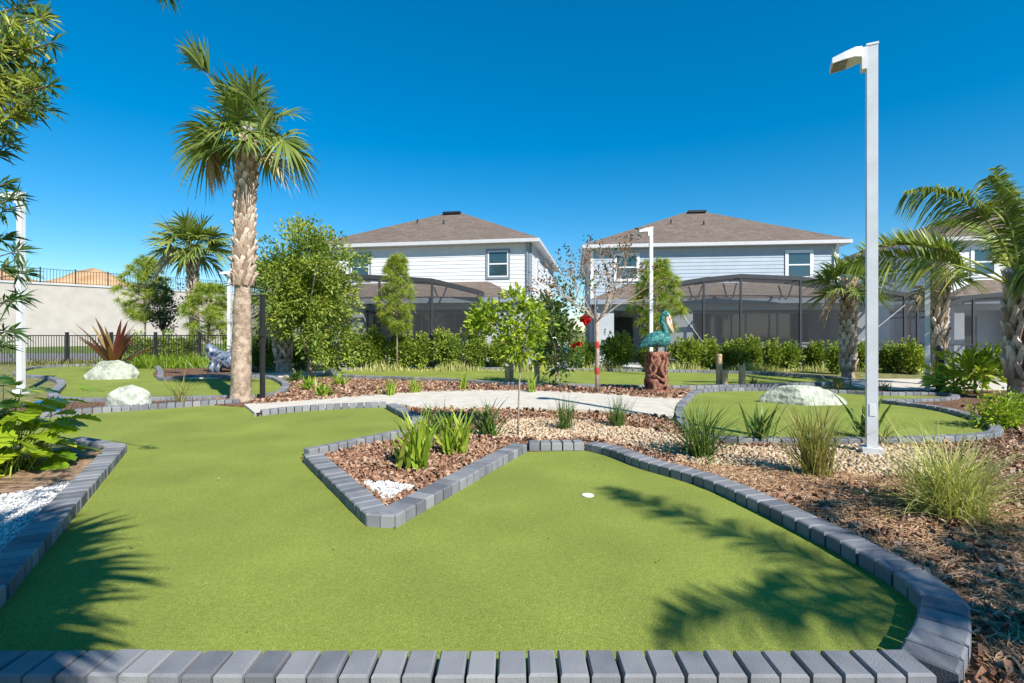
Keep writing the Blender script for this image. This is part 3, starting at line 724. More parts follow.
# pines
def pine(label, px, y, z0, z1, r, tufts_n, needle=.22, w=.012, bark='bark_pine', tint0=.5, tr=.05, bend=0):
    x = (px - 512) * y / FOC; root = thing('pine_tree', label, 'tree', (x, y, 0), 0, 'young pines')
    t = MB(); t.tube([(0, 0, 0), (bend * .5, .02, z1 * .5), (bend, 0, z1 - .1)], [tr, tr * .75, tr * .2], 7)
    l = MB(); k = 0
    while k < tufts_n:
        f = rng.random() ** .9; z = z0 + (z1 - z0) * f; rr = r * (1 - .72 * f) * rng.uniform(.3, 1) * (.5 + 1.1 * min(1, f * 3)); a = rng.uniform(0, 6.28)
        p = np.array([bend * f + rr * math.cos(a), rr * math.sin(a), z + rr * .35]); b = np.array([bend * f * .9, 0, z - .1])
        t.tube([b, (b + p) / 2 + np.array([0, 0, -.04]), p], [.018, .013, .007], 4, cap=False)
        n = 80; d = unit(unit(p - b + [0, 0, .25]) * .7 + unit(rng.normal(0, 1, (n, 3))))
        L = needle * rng.uniform(.7, 1.2, n); s = unit(np.cross(d, rng.normal(0, 1, (n, 3))))
        tt = np.linspace(0, 1, 3); Q = p + d[:, None] * (tt[None, :, None] * L[:, None, None]); Q[..., 2] -= (tt ** 2)[None] * (L * .35)[:, None]
        l.strips(Q, s[:, None] * (np.array([w, w * .8, w * .2]) / 3.4)[None, :, None], np.clip(rng.normal(tint0 + .12 * rng.normal(), .18, n), 0, 1)); k += 1
    t.build('trunk', bark, root, True); l.build('crown', 'needle', root)
    return root
pine('young pine with pale trunk in front of the left house', 397, 18.3, 1.35, 4.15, .62, 230, w=.016, tint0=.62, bark='bark_pale', tr=.035)
pine('tall loose pine left of the small dark tree', 145, 26, 1.9, 5.1, 1.15, 150, .36, .03, tint0=.6)
pine('young pine in front of the second palm trunk', 208, 22.5, .8, 3.4, 1.1, 120, .34, .028, tint0=.55)
pine('pine behind the far lamp post and pelican statue', 656, 17.4, 1.2, 3.75, .85, 150, .3, .022, tint0=.6)

# bare tree
root = thing('bare_tree', 'nearly bare tree with red tape on its slim pale trunk', 'tree', (*G(597, 394.5), 0))
t = MB(); t.tube([(0, 0, 0), (.01, 0, 1.0), (0, 0, 1.75)], [.05, .045, .042], 8)
ends = []
for k in range(13):
    a = k * 2.4 + .3; branch_tree(t, (0, 0, 1.72 - .02 * (k % 3)), (math.cos(a), math.sin(a), .45 + .9 * (k % 3) / 2), .8, .017, 3, ends, .8, .22, 5, (2, 3), .72)
t.build('trunk', 'bark_pale', root, True)
l = MB()
for p, d in ends:
    if rng.random() < .65:
        n = rng.integers(3, 9); Pn = p + rng.normal(0, .07, (n, 3)) - d * rng.random((n, 1)) * .25
        l.leaves(Pn, rng.normal(0, 1, (n, 3)) + [0, 0, -.2], rng.normal(0, 1, (n, 3)), .075, .04, tint=rng.random(n))
l.build('crown', 'leaf_dry', root)
l = MB()
for p, d in ends[::5]:
    n = 9; l.leaves(p + rng.normal(0, .06, (n, 3)), rng.normal(0, 1, (n, 3)), rng.normal(0, 1, (n, 3)), .08, .045, tint=rng.random(n) * .6)
l.build('green_leaves', 'leaf_dark', root)
for z in (1.16, .55):
    mb = MB(); mb.tube([(0, 0, z - .08), (0.005, 0, z), (0, 0, z + .07)], [.053, .06, .052], 8); mb.build('tape', 'red_tape', root)

# ------------------------------------------------------------------ palms
def fan_frond(base, az, el, pet, L, sag, m, parent, n=34, dry=False, span=1.9, tint0=.5, lw=.035, fold=.35, name='frond', roll=0.0):
    mb = MB(); f = np.array([math.cos(az), math.sin(az), 0.])
    P = [np.array(base, float)]; e = el
    for i in range(6):
        P.append(P[-1] + (f * math.cos(e) + np.array([0, 0, math.sin(e)])) * pet / 6); e -= sag / 6
    mb.tube(P, np.linspace(.022, .011, 7), 5, tint=.75 if not dry else .6, cap=False)
    h = P[-1]; fw = f * math.cos(e) + np.array([0, 0, math.sin(e)]); sd = np.array([-math.sin(az), math.cos(az), 0]); up = np.cross(fw, sd)
    up = up * np.sign(up[2] if abs(up[2]) > .02 else 1)
    sd, up = sd * math.cos(roll) + up * math.sin(roll), up * math.cos(roll) - sd * math.sin(roll)
    A = np.linspace(-span, span, n) + rng.normal(0, .03, n)
    k = 7; t = np.linspace(0, 1, k)
    Ls = L * (.62 + .38 * np.cos(A * .75)) * rng.uniform(.88, 1.08, n)
    root = h + fw * (.18 * L * np.clip(np.cos(A), 0, 1))[:, None]
    D = fw[None] * np.cos(A)[:, None] + sd[None] * np.sin(A)[:, None] + up[None] * (fold * np.abs(np.sin(A)) + rng.normal(0, .05, n))[:, None]
    D = unit(D)
    dr = (sag * .16 + rng.uniform(.05, .4, n))
    Q = root[:, None] + D[:, None] * (t[None, :, None] * Ls[:, None, None])
    Q[..., 2] -= (t ** 2.4)[None] * (Ls * dr)[:, None]
    S = unit(np.cross(D, up[None] + .3 * rng.normal(0, 1, (n, 3))))
    ww = lw / 2 * np.array([.45, .9, 1.05, 1, .75, .4, .04])
    mb.strips(Q, S[:, None] * ww[None, :, None], np.clip(rng.normal(tint0, .2, n), 0, 1))
    return mb.build(name, m, parent)

def booted_trunk(root, h, r0, r1, boot_from, lean=(0, 0), boots_mat='boots', bark='bark_palm', bl=.34, rows=None, bw=.12, tail=0):
    t = MB(); nz = 70; z = np.linspace(0, h, nz)
    rr = np.interp(z / h, [0, .03, .08, .5, 1], [r0 * 1.2, r0 * 1.08, r0, (r0 + r1) / 2, r1]) + rng.normal(0, .004, nz)
    P = np.stack([lean[0] * (z / h) ** 1.5, lean[1] * (z / h) ** 1.5, z], 1)
    t.tube(P, rr, 18); t.build('trunk', bark, root, True)
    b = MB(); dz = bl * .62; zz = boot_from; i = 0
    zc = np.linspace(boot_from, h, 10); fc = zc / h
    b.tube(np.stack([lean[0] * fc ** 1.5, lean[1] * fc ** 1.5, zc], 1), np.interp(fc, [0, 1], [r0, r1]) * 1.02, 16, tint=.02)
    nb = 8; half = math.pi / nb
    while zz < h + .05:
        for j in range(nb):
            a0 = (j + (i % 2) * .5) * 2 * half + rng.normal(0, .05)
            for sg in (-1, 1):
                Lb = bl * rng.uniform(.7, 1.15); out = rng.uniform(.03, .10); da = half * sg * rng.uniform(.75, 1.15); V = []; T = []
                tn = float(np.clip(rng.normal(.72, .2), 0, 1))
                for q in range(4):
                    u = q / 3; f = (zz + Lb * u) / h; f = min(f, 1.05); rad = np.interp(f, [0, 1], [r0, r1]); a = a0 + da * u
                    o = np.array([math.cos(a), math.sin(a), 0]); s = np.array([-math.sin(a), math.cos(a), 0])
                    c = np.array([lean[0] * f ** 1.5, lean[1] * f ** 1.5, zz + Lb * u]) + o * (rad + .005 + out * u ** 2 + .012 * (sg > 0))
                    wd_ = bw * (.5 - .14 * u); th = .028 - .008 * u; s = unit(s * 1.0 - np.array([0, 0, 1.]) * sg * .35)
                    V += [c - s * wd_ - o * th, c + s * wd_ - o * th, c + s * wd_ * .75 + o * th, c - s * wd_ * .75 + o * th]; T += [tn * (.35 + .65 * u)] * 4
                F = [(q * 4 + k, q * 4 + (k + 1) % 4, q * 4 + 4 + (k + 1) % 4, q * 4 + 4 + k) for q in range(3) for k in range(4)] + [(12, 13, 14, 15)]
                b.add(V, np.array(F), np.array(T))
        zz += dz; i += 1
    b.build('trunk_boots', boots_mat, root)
    return P[-1]

def sabal(label, px, y, h, r0, r1, boot_from, nf, pet, L, lean=(0, 0), special=(), elr=(-.55, 1.3), n=30, lw=.035, group='cabbage palms', tint0=.45, bl=.34, bw=.12):
    x = (px - 512) * y / FOC
    root = thing('cabbage_palm', label, 'palm', (x, y, 0), 0, group)
    top = booted_trunk(root, h, r0, r1, boot_from, lean, bl=bl, bw=bw)
    for i in range(nf):
        az = i * 2.399 + rng.normal(0, .15); f = i / max(1, nf - 1); el = elr[1] + (elr[0] - elr[1]) * f ** .95 + rng.normal(0, .1)
        dry = f > .97
        fan_frond(top + np.array([math.cos(az) * .06, math.sin(az) * .06, .12 - .3 * f]), az, el, pet * rng.uniform(.8, 1.15), L * rng.uniform(.85, 1.1), .25 + .75 * f, 'frond_dry' if dry else 'frond_fan', root, n, dry, tint0=tint0 + rng.normal(0, .08), lw=lw, roll=rng.normal(0, .5))
    for (az, el, p_, l_, sg, m, sp, *ro) in special: fan_frond(top + np.array([0, 0, .1]), az, el, p_, l_, sg, m, root, n, span=sp, lw=lw, tint0=.55, roll=ro[0] if ro else 0)
    return root
PI = math.pi
big = sabal('tall palm with a booted trunk standing between lawn and path', 241, 10.35, 5.36, .195, .12, 2.42, 14, .42, .70, (.14, 0),
      special=[(PI * .98, 1.02, 1.62, 1.0, .06, 'frond_fan', .55, 1.25), (PI * .96, 1.05, 1.52, .9, .08, 'frond_fan', .5, 1.0), (PI * 1.02, .95, 1.25, .6, 2.8, 'frond_dry', .6, .9), (PI * 1.0, .85, 1.0, .5, 2.6, 'frond_dry', .5), (PI * .97, .9, .95, .8, 2.0, 'frond_fan', 1.3, .8),
               (-.35, .45, .95, .75, 1.3, 'frond_fan', 1.7, .9), (-.1, .05, .95, .75, .8, 'frond_fan', 1.6, -.9), (-.2, .75, .8, .7, .6, 'frond_fan', 1.7, .6), (PI * 1.1, .25, .6, .7, .9, 'frond_fan', 1.6, .7), (PI * .85, .2, .6, .7, .8, 'frond_fan', 1.6, -.6), (PI * 1.05, .6, .65, .75, .9, 'frond_fan', 1.6, .8),
               (PI * 1.5, 1.15, .6, .8, .2, 'frond_fan', 1.8, .2), (PI * 1.3, 1.1, .65, .8, .2, 'frond_fan', 1.8, -.3), (PI * 1.7, 1.05, .7, .8, .2, 'frond_fan', 1.8, .3), (PI * 1.45, .45, .45, .7, .9, 'frond_fan', 1.7), (PI * 1.68, .4, .45, .7, .9, 'frond_fan', 1.7)], elr=(.2, 1.2), tint0=.55, lw=.042, bl=.28)
sabal('second palm with a round crown before the retaining wall', 195, 24, 5.35, .23, .19, 2.9, 26, .85, 1.25, (-.15, 0), n=28, lw=.085, tint0=.65, elr=(.15, 1.25))
sabal('stout short palm stump half hidden behind the oak crown', 284, 17.4, 2.7, .26, .24, .5, 16, .7, 1.0, (-.2, 0), elr=(-.3, 1.3), n=24, lw=.05)
sabal('booted palm just left of the big lamp post', 848, 15.4, 2.8, .165, .145, .25, 18, .48, .74, (.02, 0), n=26, lw=.05, elr=(.25, 1.4), tint0=.55)
sabal('palm with a shaggy booted trunk behind the black bollard at right', 938, 13.4, 3.0, .12, .17, .95, 13, .42, .72, (0, 0), elr=(.0, 1.35), n=26, lw=.04, bl=.4)

def feather_frond(base, az, el, L, bend, parent, n=105, ll=.5, m='frond_feather', tint0=.5, start=.14, up=.35, twist=0, lw=.036, droop=.6):
    mb = MB(); f = np.array([math.cos(az), math.sin(az), 0.]); K = 24; P = [np.array(base, float)]; e = el
    for i in range(K):
        P.append(P[-1] + (f * math.cos(e) + np.array([0, 0, math.sin(e)])) * L / K); e -= bend / K * (.5 + 1.0 * i / K)
    P = np.array(P); mb.tube(P, np.linspace(.028, .005, K + 1), 6, tint=.85, cap=False)
    T = unit(np.gradient(P, axis=0)); sd = np.array([-math.sin(az), math.cos(az), 0.])
    for side in (-1, 1):
        u = np.linspace(start, .99, n) + rng.normal(0, .003, n); u = np.clip(u, .1, .995)
        B = np.stack([np.interp(u * K, np.arange(K + 1), P[:, k]) for k in range(3)], 1); Tu = unit(np.stack([np.interp(u * K, np.arange(K + 1), T[:, k]) for k in range(3)], 1))
        upv = unit(np.cross(Tu, sd)); upv *= np.sign(upv[:, 2:3] + 1e-6)
        s2 = sd * math.cos(twist) + upv * math.sin(twist) * 1.0
        Ls = ll * np.interp(u, [.1, .3, .65, 1], [.6, 1, .9, .35]) * rng.uniform(.85, 1.12, n)
        D = unit(Tu * .62 + s2 * side * .85 + upv * (up + rng.normal(0, .14, n))[:, None] + rng.normal(0, .05, (n, 3)))
        t = np.linspace(0, 1, 6)
        Q = B[:, None] + D[:, None] * (t[None, :, None] * Ls[:, None, None]); Q[..., 2] -= (t ** 2)[None] * (Ls * droop * rng.uniform(.6, 1.3, n))[:, None]
        S = unit(np.cross(D, upv + .5 * rng.normal(0, 1, (n, 3))))
        mb.strips(Q, S[:, None] * (lw / 2 * np.array([.6, 1, 1, .8, .5, .05]))[None, :, None], np.clip(rng.normal(tint0, .2, n), 0, 1))
    return mb.build('frond', m, parent)

fx, fy = (1023 - 512) * 10.4 / FOC, 10.4
fp = thing('feather_palm', 'feather palm with arching fronds at the right edge of the photo', 'palm', (fx, fy, 0))
booted_trunk(fp, 2.3, .24, .27, .5, (.05, 0), 'boots', 'bark_grey', .42, bw=.13)
hb = np.array([.03, 0, 2.35])
for az, el, L, bend, ll, tw, *ex in [
    (PI * 1.0, .44, 3.7, .78, .62, 1.15, 0, .5, .34), (PI * 1.01, .60, 3.6, .98, .55, -1.0, .8, .1, .44), (PI * 1.0, 1.36, 3.5, 1.75, .75, .9, 0, .9, .45), (PI * 1.08, 1.48, 2.5, .8, .7, .8, .1, .8, .3), (PI * 1.3, 1.3, 1.4, 2.9, .6, .6, 0, .9, .3),
    (PI * .5, 1.25, 3.0, 1.4, .55, 0), (PI * 1.5, 1.3, 2.8, 1.6, .6, 0), (.1, 1.2, 2.9, 1.4, .5, 0), (.6, .7, 2.9, 1.5, .5, 0), (-.6, .8, 2.9, 1.5, .5, 0), (PI * 1.02, 1.55, 2.6, .5, .6, 0), (PI * .3, .9, 2.9, 1.5, .5, 0), (PI * 1.75, 1.1, 2.6, 1.7, .5, 0)]:
    feather_frond(hb + np.array([math.cos(az) * .12, math.sin(az) * .12, 0]), az, el, L, bend, fp, ll=ll, twist=tw, up=ex[0] if ex else .35, droop=ex[1] if ex else .6, start=ex[2] if ex else .14, tint0=.5 + rng.normal(0, .08))

# two palms behind the viewer throw the frond shadows on the turf
def shade_palm(label, x, y, h, nf, seed, L, ll, lw, els):
    root = thing('feather_palm', label, 'palm', (x, y, 0), 0, 'feather palms')
    booted_trunk(root, h, .17, .15, 1.2)
    for i in range(nf):
        az = i * 2.399 + seed; f = i / (nf - 1)
        feather_frond((0, 0, h), az, els[0] + (els[1] - els[0]) * f, L * rng.uniform(.85, 1.1), 1.5, root, n=60, ll=ll, lw=lw)
root = thing('cabbage_palm', 'palm behind the viewer on the left casting dense shade on turf', 'palm', (-1.14, -.62, 0), 0, 'cabbage palms')
booted_trunk(root, 3.1, .17, .15, 1.2)
for i in range(64):
    f = i / 63; fan_frond((0, 0, 3.15), i * 2.399 + .4, 1.2 - 1.5 * f, .46 * rng.uniform(.8, 1.25), .84, .4 + .7 * f, 'frond_fan', root, 34, lw=.085)
shade_palm('taller feather palm behind the viewer on the right casting frond shadows', 6.15, -2.35, 4.8, 9, 2.2, 2.3, .46, .03, (.95, .2))
fp['group'] = 'feather palms'
# ------------------------------------------------------------------ near left tree and philodendron
root = thing('podocarpus_tree', 'overhanging tree with narrow leaves at the left edge of the photo', 'tree', (-4.6, 3.3, 0))
t = MB(); lv = MB(); O = np.array([-4.6, 3.3, 0])
t.tube([(0, 0, 0), (.05, 0, 1.5), (.0, 0, 3), (.1, 0, 4.6)], [.09, .08, .07, .04], 8)
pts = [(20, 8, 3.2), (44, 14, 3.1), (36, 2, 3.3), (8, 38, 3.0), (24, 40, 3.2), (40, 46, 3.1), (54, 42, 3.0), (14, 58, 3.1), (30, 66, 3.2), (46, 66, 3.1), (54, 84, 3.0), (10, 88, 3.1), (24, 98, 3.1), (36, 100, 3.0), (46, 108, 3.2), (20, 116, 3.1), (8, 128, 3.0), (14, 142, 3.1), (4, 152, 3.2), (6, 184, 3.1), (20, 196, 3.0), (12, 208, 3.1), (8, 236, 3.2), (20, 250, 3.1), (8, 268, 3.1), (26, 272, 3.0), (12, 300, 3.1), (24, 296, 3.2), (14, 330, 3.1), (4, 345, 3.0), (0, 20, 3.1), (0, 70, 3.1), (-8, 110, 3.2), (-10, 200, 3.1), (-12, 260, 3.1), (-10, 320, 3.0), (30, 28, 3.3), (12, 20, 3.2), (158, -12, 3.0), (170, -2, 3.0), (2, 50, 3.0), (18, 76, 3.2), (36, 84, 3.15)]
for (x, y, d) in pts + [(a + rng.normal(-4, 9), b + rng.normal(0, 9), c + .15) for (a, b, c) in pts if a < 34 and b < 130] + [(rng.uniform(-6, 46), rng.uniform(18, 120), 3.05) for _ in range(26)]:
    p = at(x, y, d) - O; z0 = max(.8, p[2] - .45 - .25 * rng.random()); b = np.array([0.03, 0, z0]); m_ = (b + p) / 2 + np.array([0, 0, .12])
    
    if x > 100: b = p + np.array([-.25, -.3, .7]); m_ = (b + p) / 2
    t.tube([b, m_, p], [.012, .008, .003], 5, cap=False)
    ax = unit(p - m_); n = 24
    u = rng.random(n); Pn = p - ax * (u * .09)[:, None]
    D = unit(rng.normal(0, 1, (n, 3))) + ax * .7; bright = .95 if d == 3.05 or (15 < y < 125 and x < 50 and rng.random() < .4) else .15  # sunlit and shaded clusters: the light is put into the leaf tint
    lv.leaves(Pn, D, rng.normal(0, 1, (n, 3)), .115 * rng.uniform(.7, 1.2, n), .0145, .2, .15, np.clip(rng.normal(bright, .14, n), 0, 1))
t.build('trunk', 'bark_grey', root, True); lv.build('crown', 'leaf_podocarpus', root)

def lobed_leaf(mb, p, d, n, L, W, tint):
    d = unit(d); s = unit(np.cross(d, n)); u = np.cross(s, d); K = 6
    out = [(.02, .32), (.10, .55), (.19, .36), (.29, .62), (.39, .36), (.48, .58), (.57, .33), (.68, .46), (.76, .26), (.87, .27)]
    q = lambda t, w, sg: p + d * L * t + s * sg * w * W + u * .16 * abs(w) * W - np.array([0, 0, 1.]) * .3 * L * t * t
    mid = [q(t, 0, 1) for t in (0, .2, .4, .58, .76, 1.0)]
    for sg in (-1, 1):
        O = [q(t, w, sg) for t, w in out]; V = mid + O; o = 6
        F3 = []; F4 = [(0, o, o + 1, o + 2), (1, o + 2, o + 3, o + 4), (2, o + 4, o + 5, o + 6), (3, o + 6, o + 7, o + 8)]
        F3 = [(0, o + 2, 1), (1, o + 4, 2), (2, o + 6, 3), (3, o + 8, 4), (4, o + 8, o + 9), (4, o + 9, 5)]
        mb.add(V, [np.array(F4), np.array(F3)], tint)
root = thing('philodendron', 'bright lobed leaf philodendron in the soil bed at lower left', 'plant', (-5.3, 5.15, .04))
st = MB(); lf = MB()
for i in range(130):
    a = rng.uniform(0, 6.28); el = abs(rng.normal(.55, .35)); Ls = rng.uniform(.35, 1.0) * (1 - .6 * min(1, max(0, el - .35)))
    d = np.array([math.cos(a) * math.sin(el), math.sin(a) * math.sin(el), math.cos(el)]); b = np.array([*rng.normal(0, .16, 2), 0]); p = b + d * Ls; p[2] = max(p[2], .06)
    st.tube([b, (b + p) / 2 + np.array([0, 0, .05]), p], [.007, .006, .004], 4, tint=.6, cap=False)
    lobed_leaf(lf, p, np.array([math.cos(a), math.sin(a), .25 - .4 * math.sin(el)]), np.array([rng.normal(0, .3), rng.normal(0, .3), 1]), rng.uniform(.2, .34), rng.uniform(.2, .3), float(np.clip(rng.normal(.45, .22), 0, 1)))
st.build('stem', 'leaf_philodendron', root); lf.build('foliage', 'leaf_philodendron', root)

# ------------------------------------------------------------------ boulders
def boulder(label, px, py, w, d, h, seed, rz=0):
    bm = bmesh.new(); bmesh.ops.create_icosphere(bm, subdivisions=5, radius=1)
    r = np.random.default_rng(seed); dirs = unit(r.normal(0, 1, (26, 3))); offs = r.uniform(.62, .98, 26)
    for v in bm.verts:
        q = np.array(v.co); k = 1.0
        for dd, oo in zip(dirs, offs):
            dp = q @ dd
            if dp * k > oo: k = min(k, oo / dp)
        q = q * k; q += .02 * np.sin(q[[1, 2, 0]] * 9 + seed) + .012 * np.sin(q[[2, 0, 1]] * 23 + seed)
        v.co = (q[0] * w / 2, q[1] * d / 2, max(-.2, q[2]) * h)
    me = bpy.data.meshes.new('boulder'); bm.to_mesh(me); bm.free(); me.materials.append(MATS['rock'])
    for p in me.polygons: p.use_smooth = False
    o = bpy.data.objects.new('boulder', me); COL.objects.link(o); q = G(px, py); o.location = (q[0], q[1] + d * .4, 0); o.rotation_euler = (0, 0, rz)
    return tag(o, label, 'boulder', 'pale boulders on the greens')
boulder('big pale boulder on the left green before the red plant', 101, 380, 1.62, .9, .72, 3, .1)
boulder('small pale boulder behind the far paver row at left', 122, 410, 1.0, .55, .45, 8)
boulder('long low pale boulder on the right green', 813, 406, 1.75, .8, .5, 15, -.08)

# blue box, pilings
mb = MB(); mb.lohi((-.13, -.1, 0), (.13, .1, .19)); mb.lohi((-.14, -.11, .19), (.14, .11, .22))
o = mb.build('blue_box', 'blue_plastic'); o.location = (*G(48, 413), 0); tag(o, 'bright blue box beside the philodendron by the paver row', 'box')
def piling(label, px, py, top, r=.075):
    q = G(px, py); h = EYE + (HOR - top) * q[1] / FOC
    mb = MB(); mb.tube([(0, 0, 0), (.005, 0, h * .5), (0, 0, h - .02), (0, 0, h)], [r * 1.05, r, r, r * .8], 12)
    o = mb.build('wooden_piling', 'piling_wood'); o.location = (*q, 0); return tag(o, label, 'piling', 'wooden pilings on the far green')
piling('tallest wooden piling on the far green, right of the pelican', 719, 387.5, 354); piling('short wooden piling leaning against the tallest one', 724.5, 388, 370, .08)
piling('short wooden piling standing apart right of the tallest', 742, 387.5, 366, .085)
piling('tall brown piling behind the small bright tree', 511, 383, 358, .07); piling('short brown piling next to the tall one behind the bright tree', 507, 384, 366, .06); piling('pale piling right of the small bright tree trunk', 537, 383, 362, .075)

# ------------------------------------------------------------------ lamp posts
def lamp_post(label, x, y, h=4.89, w=.110, rz=0):
    root = thing('lamp_post', label, 'lamp post', (x, y, 0), rz, 'square white lamp posts')
    mb = MB(); mb.box((0, 0, h / 2), (w, w, h)); mb.build('pole', 'pole_paint', root)
    mb = MB(); mb.box((0, 0, h + .012), (w + .012, w + .012, .024)); mb.build('pole_cap', 'white_paint', root)
    mb = MB(); mb.box((-w / 2 - .025, 0, h - .14), (.05, .12, .26)); mb.build('bracket', 'white_paint', root)
    # head: wedge rising to the pole
    V = []; a = -w / 2 - .05
    for (xx, zt, zb, hw) in ((a, h - .005, h - .13, .09), (a - .08, h - .02, h - .135, .14), (a - .18, h - .055, h - .15, .155), (a - .31, h - .10, h - .17, .15)):
        V += [(xx, -hw, zb), (xx, hw, zb), (xx, hw * .9, zt), (xx, -hw * .9, zt)]
    F = [(k * 4 + j, k * 4 + (j + 1) % 4, k * 4 + 4 + (j + 1) % 4, k * 4 + 4 + j) for k in range(3) for j in range(4)] + [(0, 3, 2, 1), (12, 13, 14, 15)]
    mb = MB(); mb.add(V, np.array(F)); hd = mb.build('lamp_head', 'white_paint', root)
    mb = MB(); 
    mb.add([(a - .15, -.12, h - .160), (a - .15, .12, h - .160), (a - .295, .12, h - .176), (a - .295, -.12, h - .176), (a - .15, -.12, h - .135), (a - .15, .12, h - .135), (a - .295, .12, h - .15), (a - .295, -.12, h - .15)],
           np.array([(0, 1, 2, 3), (7, 6, 5, 4), (0, 4, 5, 1), (1, 5, 6, 2), (2, 6, 7, 3), (3, 7, 4, 0)]))
    mb.build('lamp_lens', 'lamp_lens', hd)
    mb = MB(); mb.box((0, 0, .05), (w + .10, w + .10, .1)); mb.build('base_cover', 'pole_paint', root)
    mb = MB(); mb.box((0, -w / 2 - .003, .55), (.06, .006, .14)); mb.build('access_cover', 'white_paint', root)
    return root
q = G(876.5, 457); lamp = lamp_post('tall white square lamp post on the right gravel, nearest', q[0], q[1] + .08, rz=R(-26))
q = at(651, 360, 16.6); lamp2 = copy_thing(lamp, (q[0], q[1], 0), 'slim white lamp post behind the pelican statue', rz=0)
q = at(21, 360, 11.8); lamp3 = copy_thing(lamp, (q[0], q[1], 0), 'white lamp post half hidden by the left overhanging tree', rz=0); lamp3.scale = (1, 1, .97)
q = at(229.5, 360, 19); lamp4 = copy_thing(lamp, (q[0], q[1], 0), 'white lamp post hidden behind the tall palm trunk', rz=PI * .5); lamp4.scale = (1, 1, .76)
mb = MB(); mb.box((0, 0, 1.45), (.10, .10, 2.9), R(-40)); mb.box((0, 0, 2.91), (.12, .12, .03), R(-40)); o = mb.build('white_post', 'pole_paint'); o.location = (*G(927.5, 391.5), 0); tag(o, 'shorter bluish white post beside the shaggy palm at right', 'post')

# black posts and bollards
mb = MB(); mb.box((0, 0, 1.12), (.075, .075, 2.24), R(-26)); mb.box((0, -.02, 1.45), (.10, .09, .16), R(-26)); mb.box((-.2, 0, 2.22), (.5, .03, .03)); mb.box((0, 0, .02), (.2, .2, .04))
o = mb.build('black_post', 'black_metal'); o.location = (*G(262.5, 402), 0); tag(o, 'thin tall black metal post right of the tall palm', 'post')
root = thing('bollard', 'black bollard with a blue sign face under a white cap', 'bollard', (*G(339, 371.5), 0))
mb = MB(); mb.tube([(0, 0, 0), (0, 0, 1.0)], .075, 14); mb.build('post', 'black_metal', root)
mb = MB(); mb.box((-.02, -.09, 1.12), (.24, .03, .34)); sg = mb.build('sign_panel', 'sign_blue', root)
mb = MB()
for k, zz in enumerate((1.2, 1.13, 1.05)): mb.box((-.02, -.108, zz), (.15 - .03 * k, .006, .03))
mb.build('sign_marks', 'white_paint', sg)
mb = MB(); mb.tube([(0, 0, 1.0), (0, 0, 1.3), (0, 0, 1.38), (0, 0, 1.42)], [.07, .07, .14, .06], 14); mb.build('cap', 'white_paint', root)
mb = MB(); mb.tube([(0, 0, 0), (0, 0, 1.06)], .085, 14); mb.tube([(0, 0, 1.06), (0, 0, 1.13)], [.09, .05], 14)
o = mb.build('bollard', 'black_metal'); o.location = (*G(940, 392), 0); tag(o, 'plain black bollard beside the shorter white post at right', 'bollard')

# ------------------------------------------------------------------ pelican on stump
q = G(656.5, 393)
stump = thing('carved_stump', 'reddish brown carved stump under the pelican', 'stump', (*q, 0))
mb = MB(); K, Sd = 26, 28; V = []
for i in range(K + 1):
    z = .98 * i / K
    for j in range(Sd):
        a = 2 * PI * j / Sd
        r = .225 + .03 * math.sin(a * 3 + z * 9) + .022 * math.sin(a * 7 - z * 14) + .012 * math.sin(a * 13 + z * 30) + .07 * max(0, .15 - z) / .15
        V.append((r * math.cos(a), r * math.sin(a), z))
F = [(i * Sd + j, i * Sd + (j + 1) % Sd, (i + 1) * Sd + (j + 1) % Sd, (i + 1) * Sd + j) for i in range(K) for j in range(Sd)]
mb.add(V, [np.array(F), np.array([[K * Sd + j for j in range(Sd)]])]); mb.build('stump_body', 'stump_paint', stump, True)
for k in range(7):
    z = np.linspace(.02, .96, 20); a = k * .9 + (1.6 if k % 2 else -1.4) * z * 1.3 + .5 * np.sin(z * 9 + k); rr = .25 + .02 * np.sin(z * 14 + k)
    mb = MB(); mb.tube(np.stack([rr * np.cos(a), rr * np.sin(a), z], 1), .032 + .012 * np.sin(z * 11 + k), 7); mb.build('carved_vine', 'stump_paint', stump, True)
mb = MB(); mb.tube([(0, 0, .002), (0, 0, .07), (0, 0, .1)], [.36, .34, .27], 20); mb.build('stump_base', 'stump_paint', stump)

pel = thing('pelican_statue', 'teal pelican statue with a long pinkish bill perched on the stump', 'statue', (q[0], q[1], .98))
def spline(P, n=24):
    return np.array(smooth_poly(P, n=n // (len(P) - 1)))
def interp_r(r, n): return np.interp(np.linspace(0, 1, n), np.linspace(0, 1, len(r)), r)
mb = MB(); P = spline([(-.40, 0, .12), (-.28, 0, .19), (-.12, 0, .27), (.06, 0, .30), (.18, 0, .30), (.225, 0, .44), (.17, 0, .60), (.13, 0, .74), (.16, 0, .86), (.22, 0, .90), (.29, 0, .885)], 60)
mb.tube(P, interp_r([.02, .10, .175, .205, .165, .085, .058, .055, .065, .082, .05], len(P)), 16); body = mb.build('body', 'teal_paint', pel, True)
for sd in (-1, 1):
    mb = MB(); P = spline([(.15, sd * .15, .36), (-.05, sd * .19, .30), (-.25, sd * .13, .2), (-.44, sd * .05, .1)], 24); mb.tube(P, interp_r([.03, .1, .085, .015], len(P)), 12, flat=.45); mb.build('wing', 'teal_paint', pel, True)
    mb = MB(); mb.tube([(.02, sd * .08, .16), (.03, sd * .08, .02)], .024, 8); mb.box((.06, sd * .08, .012), (.16, .1, .024)); mb.build('leg', 'bark_grey', pel)
    mb = MB(); mb.tube([(.25, sd * .068, .905), (.25, sd * .08, .905)], [.014, .01], 10); mb.build('eye', 'cup_white', pel)
